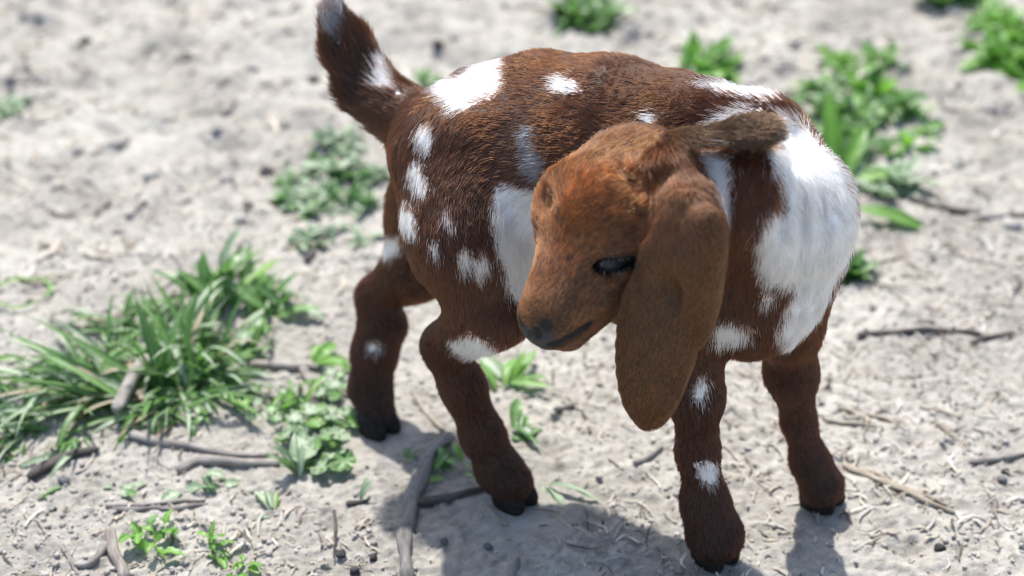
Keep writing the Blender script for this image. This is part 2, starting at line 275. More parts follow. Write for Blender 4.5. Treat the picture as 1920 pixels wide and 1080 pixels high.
LEAFB = [('tall bright leaf standing blurred beside the goat chest', (0.3206, 0.218), 0.085, 0.26, 20, 95, 'bright'), ('second tall leaf leaning away beside the first one', (0.3279, 0.2008), 0.07, 0.24, 40, 60, 'bright'), ('broad leaf of the tall plant bending low to the right', (0.3321, 0.1952), 0.06, 0.3, 65, 10, 'bright'), ('single large bright leaf lying flat behind the chest on the right', (0.3181, 0.1253), 0.078, 0.26, 84, -18, 'bright')]
RING = ((-0.4241, -0.0095), 0.024)
BACK_WEEDS = [('low pale green weed in the blurred patch left of the goat', 'blurred weeds left of the goat', (-0.175, 0.207), (0.05, 0.097), 24, 0.014, 0.028, 'pale'), ('low mid green weed in the blurred patch left of the goat', 'blurred weeds left of the goat', (-0.187, 0.173), (0.044, 0.077), 9, 0.014, 0.028, 'weed'), ('green weed in the blurred patch behind the goat back', 'blurred weeds behind the back', (0.087, 0.654), (0.034, 0.082), 11, 0.03, 0.055, 'weed'), ('small bright weed in the blurred clump above the goat shoulder', 'blurred weeds above the shoulder', (0.228, 0.478), (0.028, 0.038), 10, 0.022, 0.04, 'bright'), ('dark green weed in the big blurred patch right of the goat', 'blurred weeds right of the goat', (0.361, 0.342), (0.069, 0.093), 30, 0.02, 0.04, 'weed'), ('bright green weed in the big blurred patch right of the goat', 'blurred weeds right of the goat', (0.399, 0.383), (0.07, 0.112), 16, 0.02, 0.04, 'bright'), ('pale weed at the front of the blurred patch right of the goat', 'blurred weeds right of the goat', (0.356, 0.207), (0.037, 0.057), 12, 0.018, 0.034, 'pale'), ('lush weed in the blurred clump at the upper right corner', 'blurred weeds in the upper right corner', (0.582, 0.517), (0.035, 0.096), 20, 0.03, 0.055, 'bright'), ('dim weed at the top edge above the upper right clump', 'blurred weeds at the top right edge', (0.578, 0.701), (0.076, 0.031), 10, 0.03, 0.05, 'weed'), ('dim green weed behind the goat chest near the ground', 'blurred weeds behind the chest', (0.3, 0.033), (0.01, 0.016), 6, 0.02, 0.03, 'weed'), ('faint weed at the left edge far back', 'faint weeds far back', (-0.549, 0.366), (0.012, 0.016), 3, 0.02, 0.03, 'pale'), ('dark small weed behind the goat rump', 'weeds peeking over the rump', (-0.097, 0.443), (0.008, 0.009), 3, 0.015, 0.025, 'grass'), ('faint pale weed below the blurred left patch', 'faint weeds below the left patch', (-0.178, 0.09), (0.044, 0.02), 9, 0.012, 0.02, 'pale')]
PATCHES = [
('rump',(-0.0243,-0.2162,0.2906),(0.0107,-0.8979,0.4401),0.0416,[(-0.0508,-0.2018,0.2899),(-0.0433,-0.1919,0.2893),(-0.0363,-0.1967,0.2873),(-0.0294,-0.1955,0.2897),(-0.0244,-0.1830,0.2911),(-0.0191,-0.1863,0.2981),(-0.0120,-0.1929,0.3034),(-0.0034,-0.1942,0.3014),(-0.0040,-0.2197,0.2995),(-0.0033,-0.2276,0.2964),(-0.0100,-0.2335,0.2919),(-0.0200,-0.2359,0.2879),(-0.0306,-0.2400,0.2843),(-0.0383,-0.2374,0.2831),(-0.0421,-0.2260,0.2848),(-0.0487,-0.2061,0.2832)]),
('back',(0.0333,-0.2517,0.3061),(-0.1695,-0.7843,0.5968),0.0195,[(0.0246,-0.2399,0.3065),(0.0326,-0.2429,0.3096),(0.0389,-0.2496,0.3097),(0.0438,-0.2553,0.3090),(0.0424,-0.2606,0.3051),(0.0354,-0.2601,0.3028),(0.0291,-0.2571,0.3018),(0.0244,-0.2486,0.3032)]),
('tailbase',(-0.0864,-0.1522,0.2661),(0.0941,-0.8972,0.4315),0.0249,[(-0.0939,-0.1488,0.2707),(-0.0912,-0.1348,0.2737),(-0.0854,-0.1362,0.2692),(-0.0784,-0.1494,0.2650),(-0.0765,-0.1635,0.2618),(-0.0842,-0.1626,0.2614),(-0.0934,-0.1614,0.2593),(-0.0925,-0.1563,0.2641)]),
('tailtip',(-0.1206,-0.1305,0.2975),(0.1088,-0.9186,0.3800),0.0196,[(-0.1304,-0.1214,0.3022),(-0.1212,-0.1220,0.3075),(-0.1142,-0.1216,0.3035),(-0.1102,-0.1294,0.2965),(-0.1128,-0.1350,0.2933),(-0.1193,-0.1400,0.2861),(-0.1258,-0.1356,0.2881),(-0.1298,-0.1280,0.2951)]),
('hip',(-0.0535,-0.2471,0.2701),(-0.1321,-0.8310,0.5404),0.0184,[(-0.0594,-0.2368,0.2725),(-0.0535,-0.2377,0.2766),(-0.0482,-0.2444,0.2762),(-0.0481,-0.2521,0.2689),(-0.0514,-0.2567,0.2612),(-0.0566,-0.2511,0.2640),(-0.0594,-0.2443,0.2687)]),
('hip2',(-0.0585,-0.2615,0.2492),(-0.2020,-0.8390,0.5052),0.0181,[(-0.0653,-0.2504,0.2532),(-0.0600,-0.2521,0.2589),(-0.0540,-0.2617,0.2542),(-0.0507,-0.2724,0.2460),(-0.0544,-0.2740,0.2412),(-0.0617,-0.2629,0.2421),(-0.0654,-0.2537,0.2474)]),
('sm1',(-0.0386,-0.2896,0.2356),(-0.0800,-0.8457,0.5276),0.0142,[(-0.0432,-0.2846,0.2388),(-0.0398,-0.2855,0.2401),(-0.0342,-0.2929,0.2330),(-0.0365,-0.2939,0.2306),(-0.0408,-0.2895,0.2348)]),
('sm2',(-0.0479,-0.2964,0.2188),(-0.1238,-0.8849,0.4491),0.0134,[(-0.0504,-0.2939,0.2215),(-0.0467,-0.2949,0.2236),(-0.0445,-0.2985,0.2174),(-0.0475,-0.2980,0.2141),(-0.0505,-0.2959,0.2159)]),
('sp1',(-0.0294,-0.3013,0.2138),(0.0373,-0.9174,0.3961),0.0150,[(-0.0336,-0.3007,0.2187),(-0.0293,-0.2994,0.2225),(-0.0248,-0.3002,0.2191),(-0.0256,-0.3021,0.2081),(-0.0302,-0.3024,0.2037),(-0.0337,-0.3020,0.2100)]),
('sp2',(-0.0192,-0.3010,0.2101),(0.0672,-0.9187,0.3892),0.0149,[(-0.0235,-0.3009,0.2150),(-0.0179,-0.2993,0.2197),(-0.0134,-0.2994,0.2141),(-0.0148,-0.3008,0.2054),(-0.0211,-0.3024,0.1998),(-0.0246,-0.3024,0.2044)]),
('flank',(0.0015,-0.2898,0.2245),(0.0020,-0.8721,0.4894),0.0270,[(-0.0114,-0.2764,0.2544),(-0.0049,-0.2762,0.2572),(0.0081,-0.2843,0.2578),(0.0290,-0.2876,0.2577),(0.0388,-0.2945,0.2413),(0.0331,-0.2933,0.2028),(0.0167,-0.3019,0.1728),(0.0067,-0.2992,0.1771),(0.0007,-0.2995,0.1784),(-0.0033,-0.2983,0.1883),(-0.0082,-0.2983,0.2097),(-0.0130,-0.2968,0.2239),(-0.0143,-0.2890,0.2382)]),
('curl',(0.0138,-0.2800,0.2740),(-0.1845,-0.8635,0.4694),0.0191,[(0.0071,-0.2640,0.2855),(0.0129,-0.2660,0.2889),(0.0167,-0.2718,0.2874),(0.0145,-0.2766,0.2809),(0.0176,-0.2827,0.2750),(0.0240,-0.2880,0.2705),(0.0224,-0.2907,0.2612),(0.0129,-0.2865,0.2608),(0.0090,-0.2817,0.2673),(0.0074,-0.2758,0.2751)]),
('stifle',(-0.0253,-0.2967,0.1464),(-0.1224,-0.9578,0.2602),0.0324,[(-0.0424,-0.2821,0.1412),(-0.0269,-0.3036,0.1627),(-0.0168,-0.3076,0.1597),(-0.0051,-0.3022,0.1495),(-0.0129,-0.3045,0.1412),(-0.0246,-0.2821,0.1222),(-0.0350,-0.2827,0.1282)]),
('farleg',(-0.1017,-0.1818,0.0670),(0.0403,-0.8761,0.4804),0.0137,[(-0.1085,-0.1799,0.0675),(-0.1003,-0.1809,0.0715),(-0.0946,-0.1812,0.0669),(-0.1005,-0.1834,0.0627),(-0.1073,-0.1822,0.0642)]),
('farthigh',(-0.0647,-0.2716,0.2260),(-0.2973,-0.8291,0.4736),0.0256,[(-0.0705,-0.2523,0.2295),(-0.0625,-0.2694,0.2350),(-0.0559,-0.2872,0.2252),(-0.0640,-0.2774,0.2178),(-0.0707,-0.2606,0.2128)]),
('farthigh2',(-0.0852,-0.1716,0.1468),(-0.2612,-0.8831,0.3898),0.0309,[(-0.0922,-0.1612,0.1499),(-0.0782,-0.1796,0.1613),(-0.0767,-0.1803,0.1513),(-0.0849,-0.1735,0.1371),(-0.0956,-0.1551,0.1284)]),
('neck',(0.1130,-0.3606,0.3023),(-0.1413,-0.8649,0.4817),0.0338,[(0.1040,-0.3332,0.3037),(0.1109,-0.3575,0.3190),(0.1196,-0.3514,0.3101),(0.1202,-0.3673,0.3014),(0.1188,-0.3741,0.2904),(0.1161,-0.3770,0.2830),(0.1093,-0.3771,0.2962),(0.1077,-0.3634,0.3020),(0.1026,-0.3536,0.3074)]),
('neck2',(0.0837,-0.2861,0.2997),(-0.1739,-0.7877,0.5910),0.0397,[(0.0774,-0.2832,0.2981),(0.0837,-0.2798,0.3031),(0.0903,-0.2836,0.3035),(0.0883,-0.2918,0.2970),(0.0745,-0.3134,0.3074)]),
('withers',(0.1361,-0.2696,0.3101),(-0.1480,-0.8825,0.4465),0.0249,[(0.1109,-0.2650,0.3130),(0.1249,-0.2603,0.3119),(0.1417,-0.2570,0.3080),(0.1547,-0.2644,0.3120),(0.1660,-0.2657,0.3022),(0.1511,-0.2795,0.3085),(0.1387,-0.2773,0.3102),(0.1230,-0.2755,0.3115)]),
('earlobe',(0.1319,-0.2904,0.3052),(-0.1431,-0.7728,0.6183),0.0170,[(0.1116,-0.2956,0.2978),(0.1219,-0.2895,0.3045),(0.1378,-0.2850,0.3083),(0.1518,-0.2865,0.3066),(0.1387,-0.2921,0.3047),(0.1262,-0.2948,0.3002),(0.1154,-0.2961,0.2970)]),
('chest',(0.1640,-0.3550,0.2710),(-0.1639,-0.8591,0.4849),0.0457,[(0.1555,-0.2954,0.3083),(0.1688,-0.2976,0.3049),(0.1777,-0.3133,0.2972),(0.1878,-0.3184,0.2861),(0.1969,-0.3266,0.2696),(0.2004,-0.3402,0.2562),(0.1962,-0.3525,0.2457),(0.1892,-0.3564,0.2338),(0.1897,-0.3522,0.2167),(0.1860,-0.3621,0.2009),(0.1754,-0.3659,0.1923),(0.1661,-0.3684,0.1883),(0.1546,-0.3618,0.1988),(0.1590,-0.3560,0.2081),(0.1620,-0.3513,0.2161),(0.1625,-0.3571,0.2313),(0.1560,-0.3573,0.2293),(0.1453,-0.3591,0.2330),(0.1391,-0.3654,0.2464),(0.1349,-0.3772,0.2739),(0.1381,-0.3731,0.2862),(0.1479,-0.3703,0.2879),(0.1461,-0.3666,0.2978),(0.1418,-0.3619,0.3051),(0.1397,-0.3522,0.3115),(0.1523,-0.3133,0.2999)]),
('chsm',(0.1485,-0.3539,0.2202),(-0.1219,-0.9572,0.2626),0.0146,[(0.1440,-0.3550,0.2239),(0.1521,-0.3556,0.2250),(0.1533,-0.3528,0.2171),(0.1458,-0.3526,0.2151)]),
('under',(0.1298,-0.3473,0.1909),(-0.1382,-0.9438,0.3002),0.0196,[(0.1193,-0.3463,0.1980),(0.1256,-0.3491,0.2020),(0.1417,-0.3493,0.1962),(0.1456,-0.3483,0.1898),(0.1374,-0.3465,0.1856),(0.1251,-0.3430,0.1773),(0.1199,-0.3440,0.1804)]),
('forearm',(0.1154,-0.3437,0.1471),(-0.0688,-0.8762,0.4770),0.0149,[(0.1110,-0.3431,0.1482),(0.1125,-0.3419,0.1562),(0.1193,-0.3415,0.1535),(0.1203,-0.3433,0.1451),(0.1165,-0.3464,0.1385),(0.1119,-0.3457,0.1397)]),
('shank',(0.1244,-0.3430,0.0809),(0.0270,-0.8869,0.4613),0.0186,[(0.1150,-0.3438,0.0879),(0.1233,-0.3433,0.0910),(0.1326,-0.3359,0.0828),(0.1322,-0.3396,0.0727),(0.1268,-0.3442,0.0690),(0.1184,-0.3439,0.0775)]),
]
GROOVES = [
(0.0055,[(0.0673,-0.3637,0.3018),(0.0693,-0.3671,0.2988)]),
(0.0052,[(0.0153,-0.3495,0.2815),(0.0165,-0.3548,0.2800)]),
(0.0050,[(0.1543,-0.3117,0.3025),(0.1586,-0.3544,0.3029),(0.1649,-0.3653,0.2798),(0.1660,-0.3672,0.2519),(0.1671,-0.3563,0.2236)]),
(0.0050,[(0.1677,-0.2963,0.2981),(0.1732,-0.3426,0.2970),(0.1790,-0.3572,0.2761),(0.1800,-0.3606,0.2479),(0.1826,-0.3416,0.2043)]),
(0.0045,[(0.1522,-0.3533,0.3090),(0.1530,-0.3688,0.2922),(0.1505,-0.3752,0.2745)]),
(0.0045,[(0.1769,-0.3282,0.2974),(0.1877,-0.3479,0.2785),(0.1933,-0.3494,0.2492)]),
(0.0030,[(0.0499,-0.3805,0.2563),(0.0588,-0.3889,0.2549)]),
(0.0058,[(0.0783,-0.3683,0.3078),(0.0733,-0.3801,0.2987),(0.0680,-0.3832,0.2824)]),
]
FACE_LINES = [
(0.0021,[(0.0228,-0.4055,0.2188),(0.0306,-0.4052,0.2229),(0.0373,-0.4007,0.2249),(0.0425,-0.3956,0.2257)]),
(0.0026,[(0.0119,-0.4059,0.2266),(0.0152,-0.4075,0.2295),(0.0181,-0.4077,0.2339)]),
]
# </goat-table>
# ------------------------------------------------------------------ materials
def new_mat(name):
    m = bpy.data.materials.new(name); m.use_nodes = True
    n = m.node_tree.nodes; n.clear()
    out = n.new("ShaderNodeOutputMaterial")
    return m, n, m.node_tree.links, out

def ramp(n, stops):
    r = n.new("ShaderNodeValToRGB")
    el = r.color_ramp.elements
    while len(el) < len(stops):
        el.new(0.5)
    for e, (p, c) in zip(el, stops):
        e.position = p; e.color = (*c, 1)
    return r

def noise_node(n, l, coord, scale, detail=4, rough=.6, distort=0):
    t = n.new("ShaderNodeTexNoise")
    t.inputs['Scale'].default_value = scale; t.inputs['Detail'].default_value = detail
    t.inputs['Roughness'].default_value = rough; t.inputs['Distortion'].default_value = distort
    if coord is not None:
        l.new(coord, t.inputs['Vector'])
    return t

def dirt_material():
    m, n, l, out = new_mat("dry_dirt")
    b = n.new("ShaderNodeBsdfPrincipled"); l.new(b.outputs[0], out.inputs[0])
    b.inputs['Roughness'].default_value = .95
    b.inputs['Specular IOR Level'].default_value = .15
    tc = n.new("ShaderNodeTexCoord")
    big = noise_node(n, l, tc.outputs['Object'], 5.5, 7, .68)
    mid = noise_node(n, l, tc.outputs['Object'], 75, 6, .7)
    fine = noise_node(n, l, tc.outputs['Object'], 420, 5, .75)
    r1 = ramp(n, [(.30, (.312, .290, .252)), (.52, (.438, .416, .370)), (.72, (.52, .497, .450))])
    l.new(mid.outputs[0], r1.inputs[0])
    r2 = ramp(n, [(.34, (.66, .65, .64)), (.50, (.92, .91, .90)), (.62, (1.06, 1.06, 1.05))])
    l.new(big.outputs[0], r2.inputs[0])
    mx = n.new("ShaderNodeMix"); mx.data_type = 'RGBA'; mx.blend_type = 'MULTIPLY'; mx.inputs[0].default_value = 1
    l.new(r1.outputs[0], mx.inputs[6]); l.new(r2.outputs[0], mx.inputs[7])
    r3 = ramp(n, [(.28, (.42, .38, .34)), (.42, (1, 1, 1))])
    l.new(fine.outputs[0], r3.inputs[0])
    mx2 = n.new("ShaderNodeMix"); mx2.data_type = 'RGBA'; mx2.blend_type = 'MULTIPLY'; mx2.inputs[0].default_value = .75
    l.new(mx.outputs[2], mx2.inputs[6]); l.new(r3.outputs[0], mx2.inputs[7])
    l.new(mx2.outputs[2], b.inputs['Base Color'])
    bp = n.new("ShaderNodeBump"); bp.inputs['Strength'].default_value = .7; bp.inputs['Distance'].default_value = .0022
    l.new(fine.outputs[0], bp.inputs['Height'])
    bp2 = n.new("ShaderNodeBump"); bp2.inputs['Strength'].default_value = .6; bp2.inputs['Distance'].default_value = .004
    l.new(mid.outputs[0], bp2.inputs['Height']); l.new(bp.outputs[0], bp2.inputs['Normal'])
    l.new(bp2.outputs[0], b.inputs['Normal'])
    return m

HOOVES = [(.136, -.335), (.218, -.278), (.002, -.278), (-.100, -.195)]

PRINTS = [(.055, -.300), (.095, -.255), (-.055, -.330), (.270, -.330), (.300, -.210), (-.19, -.335), (.17, -.19), (-.24, .02), (-.10, .06), (.34, -.05), (.03, -.22), (.25, -.24)]

def ground_z(p):
    """height of the soil at points p (n, 2): flat where the goat stands, rougher further back"""
    p = np.asarray(p, float)
    far = np.clip((p[:, 1] + .05) / .5, 0, 1)
    near = 1 - .0 * far
    z = .0045 * fbm(p, .16, 3, 3) * (1 + 2.4 * far) + .012 * far * np.abs(vnoise(p, .09, 15))
    z += .0034 * fbm(p, .035, 3, 11) * (1 + 2.8 * far)
    # crumbs and clods
    d1, d2, idv = worley(p + .004 * np.c_[vnoise(p, .012, 5), vnoise(p, .012, 6)], .014, 2)
    z += .0020 * np.clip(.62 - d1, 0, 1) * (idv > .62) * (1 + .6 * far)
    d1, d2, idv = worley(p + .008 * np.c_[vnoise(p, .03, 7), vnoise(p, .03, 8)], .05, 4)
    z += .011 * np.clip(.6 - d1, 0, 1) * (idv > .55) * (.12 + far)
    d1, d2, idv = worley(p, .006, 9)
    z += .0034 * np.clip(.6 - d1, 0, 1) * (idv > .5) * (.5 + .9 * idv)
    d1, d2, idv = worley(p, .0034, 19)
    z += .0014 * np.clip(.6 - d1, 0, 1) * (idv > .4)
    # small pits
    z -= .0016 * np.clip(vnoise(p, .008, 21) - .45, 0, 1)
    z += .0020 * fbm(p, .007, 2, 31)
    for hx, hy in PRINTS:
        d_ = np.hypot((p[:, 0] - hx), (p[:, 1] - hy) * 1.15)
        z += -.0040 * np.exp(-(d_ / .011) ** 2) + .0022 * np.exp(-((d_ - .019) / .006) ** 2)
    flat = np.ones(len(p))
    for hx, hy in HOOVES:
        flat = np.minimum(flat, np.clip((np.hypot(p[:, 0] - hx, p[:, 1] - hy) - .018) / .03, .25, 1))
    return z * flat - .0005

def build_ground():
    ys = [-.62]
    while ys[-1] < 3.2:
        dist = math.hypot(ys[-1] + 1.05, .66)
        ys.append(ys[-1] + .0017 * dist ** 2.0)
    ys = np.array([-300, -60, -12, -3, -1.4, -.9, -.74] + ys + [4, 6, 10, 20, 50, 120, 300, 900])
    t = np.linspace(-1, 1, 640)
    half = np.interp(ys, [-.62, 3.2], [.52, 1.7])
    outer = np.array([1.25, 1.8, 3, 8, 40, 200, 900])
    rows = []
    for y, h in zip(ys, half):
        ox = np.maximum(outer, h * np.array([1.08, 1.3, 2, 4, 10, 40, 200]))
        rows.append(np.concatenate([-ox[::-1], t * h, ox]))
    X = np.array(rows)
    Y = np.repeat(ys[:, None], X.shape[1], 1)
    P2 = np.stack([X.ravel(), Y.ravel()], 1)
    z = ground_z(P2)
    r = np.hypot(P2[:, 0], P2[:, 1])
    z *= np.clip(1 - (r - 3.5) / 3, 0, 1)
    ny, nx = X.shape
    idx = np.arange(ny * nx).reshape(ny, nx)
    F = np.stack([idx[:-1, :-1], idx[:-1, 1:], idx[1:, 1:], idx[1:, :-1]], -1).reshape(-1, 4)
    me = mesh_from("ground", np.c_[P2, z], F)
    me.materials.append(dirt_material())
    o = put("ground", me)
    tag(o, "dry pale crumbly dirt under the young goat", None, None, "structure")
    return o
ground = build_ground()
print("ground", len(ground.data.vertices), time.time() - T0)

def gz(x, y):
    return float(ground_z(np.array([[x, y]]))[0])
# ------------------------------------------------------------------ goat: distance field
def smin(a, b, k):
    h = np.clip(k - np.abs(a - b), 0, None) / k
    return np.minimum(a, b) - h * h * k * 0.25

def d_cone(p, a, b, r1, r2):
    a = np.asarray(a); b = np.asarray(b)
    ba = b - a
    l2 = ba @ ba
    rr = r1 - r2
    a2 = max(l2 - rr * rr, 1e-9)
    il2 = 1.0 / l2
    pa = p - a
    y = pa @ ba
    z = y - l2
    q = pa * l2 - y[..., None] * ba
    x2 = np.einsum('...i,...i->...', q, q)
    y2 = y * y * l2
    z2 = z * z * l2
    k = np.sign(rr) * rr * rr * x2
    d = (np.sqrt(np.maximum(x2 * a2 * il2, 0)) + y * rr) * il2 - r1
    c1 = np.sign(z) * a2 * z2 > k
    c2 = np.sign(y) * a2 * y2 < k
    d = np.where(c1, np.sqrt(x2 + z2) * il2 - r2, np.where(c2, np.sqrt(x2 + y2) * il2 - r1, d))
    return d

def d_ell(p, c, A, rad):
    A = np.asarray(A).reshape(3, 3)
    rad = np.asarray(rad)
    q = (p - np.asarray(c)) @ A.T
    k0 = np.linalg.norm(q / rad, axis=-1)
    k1 = np.linalg.norm(q / (rad * rad), axis=-1)
    return np.where(k1 > 1e-6, k0 * (k0 - 1.0) / np.maximum(k1, 1e-6), -rad.min())

def prim_d(pr, p):
    if pr[2] == 'c':
        return d_cone(p, pr[3], pr[4], pr[5], pr[6])
    return d_ell(p, pr[3], pr[4], pr[5])

def prim_box(pr):
    if pr[2] == 'c':
        a = np.array(pr[3]); b = np.array(pr[4]); r = max(pr[5], pr[6])
        return np.minimum(a, b) - r, np.maximum(a, b) + r
    r = max(pr[5]); c = np.array(pr[3])
    return c - r, c + r

GROUP_K = {'body': 0.0, 'tail': 0.018, 'head': 0.010, 'ear': 0.006, 'farear': 0.006}
H0, HF, HL, HU = [np.array(v) for v in HEAD_FRAME]
def headpt(b, l, u):
    return H0 - HF * b + HL * l + HU * u

eye_c, eye_A = {}, {}
for s in (1, -1):
    n_ = (HL * .8 * s + HU * .25 + HF * .35); n_ /= np.linalg.norm(n_)
    e1 = -HF - 1.08 * HU + .774 * HL * s
    e1 -= n_ * (e1 @ n_); e1 /= np.linalg.norm(e1)
    eye_c[s] = headpt(.0535, .0262 * s, .0065)
    e1 = e1 * math.cos(.26) + s * np.cross(n_, e1) * math.sin(.26)
    eye_A[s] = np.stack([e1, np.cross(n_, e1), n_])
CARVE = []      # (kind, centre..., radius, k): soft dents
for s in (1, -1):
    CARVE.append((eye_c[s], eye_A[s], (.0115, .0018, .0080), .0026))   # eye socket
def mirrored(p):
    p = np.array(p); return p - 2 * HL * ((p - H0) @ HL)
FACE_SEG = []      # mouth line and nostril, both sides of the face
for r_, line in FACE_LINES:
    for a, b in zip(line[:-1], line[1:]):
        FACE_SEG.append((np.array(a), np.array(b), r_)); FACE_SEG.append((mirrored(a), mirrored(b), r_))
for a, b, r_ in FACE_SEG:
    CARVE.append(('c', a, b, r_, r_, .003))
for r_, line in GROOVES:
    for a, b in zip(line[:-1], line[1:]):
        CARVE.append(('c', np.array(a), np.array(b), r_, r_, .006))

def goat_sdf_grid(lo, hi, h):
    n = np.ceil((hi - lo) / h).astype(int) + 1
    ax = [lo[i] + h * np.arange(n[i]) for i in range(3)]
    fields = {}
    def sub(bmin, bmax):
        i0 = np.clip(np.floor((bmin - lo) / h).astype(int), 0, n)
        i1 = np.clip(np.ceil((bmax - lo) / h).astype(int) + 1, 0, n)
        sl = tuple(slice(i0[i], i1[i]) for i in range(3))
        g = np.stack(np.meshgrid(*[ax[i][sl[i]] for i in range(3)], indexing='ij'), -1)
        return sl, g
    for pr in GOAT:
        g = pr[0]
        if g not in fields:
            fields[g] = np.full(n, 0.03)
        bmin, bmax = prim_box(pr)
        m = pr[7] + 0.008
        sl, pts = sub(bmin - m, bmax + m)
        d = prim_d(pr, pts)
        fields[g][sl] = smin(fields[g][sl], d, pr[7])
    F = fields['body']
    for g in fields:
        if g != 'body':
            F = smin(F, fields[g], GROUP_K[g])
    for c in CARVE:
        if isinstance(c[0], str):
            bmin = np.minimum(c[1], c[2]) - .012; bmax = np.maximum(c[1], c[2]) + .012
            sl, pts = sub(bmin, bmax)
            d = d_cone(pts, c[1], c[2], c[3], c[4]); k = c[5]
        else:
            sl, pts = sub(c[0] - .02, c[0] + .02)
            d = d_ell(pts, c[0], c[1], c[2]); k = c[3]
        F[sl] = -smin(-F[sl], d, k)
    F += 0.0012
    # hooves are flat underneath: keep everything above the soil
    zz = ax[2][None, None, :]
    F = np.maximum(F, 0.0006 - zz)
    return F, ax

def surface_nets(F, lo, h):
    nx, ny, nz = F.shape
    neg = F < 0
    cnt = np.zeros((nx - 1, ny - 1, nz - 1), np.int8)
    for dx in (0, 1):
        for dy in (0, 1):
            for dz in (0, 1):
                cnt += neg[dx:nx - 1 + dx, dy:ny - 1 + dy, dz:nz - 1 + dz]
    act = (cnt > 0) & (cnt < 8)
    ids = np.argwhere(act)
    vid = -np.ones(act.shape, np.int64)
    vid[act] = np.arange(len(ids))
    acc = np.zeros((len(ids), 3)); num = np.zeros(len(ids))
    corners = [(i, j, k) for i in (0, 1) for j in (0, 1) for k in (0, 1)]
    for a in corners:
        for axis in range(3):
            if a[axis] == 1:
                continue
            b = list(a); b[axis] = 1
            fa = F[ids[:, 0] + a[0], ids[:, 1] + a[1], ids[:, 2] + a[2]]
            fb = F[ids[:, 0] + b[0], ids[:, 1] + b[1], ids[:, 2] + b[2]]
            cr = (fa < 0) != (fb < 0)
            t = np.where(cr, fa / np.where(cr, fa - fb, 1), 0)
            pt = np.array(a, float)[None] + 0 * acc
            pt[:, axis] += t
            acc += pt * cr[:, None]; num += cr
    V = lo + h * (ids + acc / num[:, None])
    quads = []
    for axis in range(3):
        sh = [slice(None)] * 3; sh2 = [slice(None)] * 3
        sh[axis] = slice(0, -1); sh2[axis] = slice(1, None)
        cr = neg[tuple(sh)] != neg[tuple(sh2)]
        e = np.argwhere(cr)
        o1, o2 = [(1, 2), (2, 0), (0, 1)][axis]
        ok = (e[:, o1] > 0) & (e[:, o2] > 0) & (e[:, o1] < F.shape[o1] - 1) & (e[:, o2] < F.shape[o2] - 1)
        e = e[ok]
        inside = neg[e[:, 0], e[:, 1], e[:, 2]]
        q = []
        for (s1, s2) in ((-1, -1), (0, -1), (0, 0), (-1, 0)):
            c = e.copy(); c[:, o1] += s1; c[:, o2] += s2
            q.append(vid[c[:, 0], c[:, 1], c[:, 2]])
        q = np.stack(q, 1)
        q[~inside] = q[~inside][:, ::-1]
        quads.append(q)
    return V, np.concatenate(quads)

BLO, BHI, BH = np.array([-.165, -.43, -.004]), np.array([.25, -.08, .345]), .0018
SDF, SAX = goat_sdf_grid(BLO, BHI, BH)
GV, GQ = surface_nets(SDF, BLO, BH)

# muscle and bone under the skin: a slow unevenness of a millimetre or so (lumpy, never on the face)
_hd = np.linalg.norm(GV - headpt(.06, 0, 0), axis=1)
_up = np.clip((GV[:, 2] - .05) / .08, .25, 1) * np.clip((_hd - .085) / .03, 0, 1)
_g = np.stack(np.gradient(SDF, BH), -1)
_i = np.clip(np.round((GV - BLO) / BH).astype(int), 0, np.array(SDF.shape) - 1)
_n = _g[_i[:, 0], _i[:, 1], _i[:, 2]]; _n /= np.maximum(np.linalg.norm(_n, axis=1, keepdims=True), 1e-9)
GV = GV + _n * (_up * (.0026 * fbm(GV, .042, 2, 201) + .0008 * vnoise(GV, .012, 211)))[:, None]
del _g
# ------------------------------------------------------------------ goat: skin, colour map, fur
gmesh = mesh_from("goat", GV, GQ)

def sdf_at(p):
    q = (p - BLO) / BH
    i = np.clip(np.floor(q).astype(int), 0, np.array(SDF.shape) - 2); f = q - i
    r = 0
    for a in (0, 1):
        for b in (0, 1):
            for c in (0, 1):
                w = (f[:, 0] if a else 1 - f[:, 0]) * (f[:, 1] if b else 1 - f[:, 1]) * (f[:, 2] if c else 1 - f[:, 2])
                r = r + w * SDF[i[:, 0] + a, i[:, 1] + b, i[:, 2] + c]
    return r

def sdf_normal(p, e=.0018):
    g = np.stack([sdf_at(p + np.eye(3)[k] * e) - sdf_at(p - np.eye(3)[k] * e) for k in range(3)], 1)
    return g / np.maximum(np.linalg.norm(g, axis=1, keepdims=True), 1e-9)

def unit(v):
    return v / np.maximum(np.linalg.norm(v, axis=-1, keepdims=True), 1e-9)

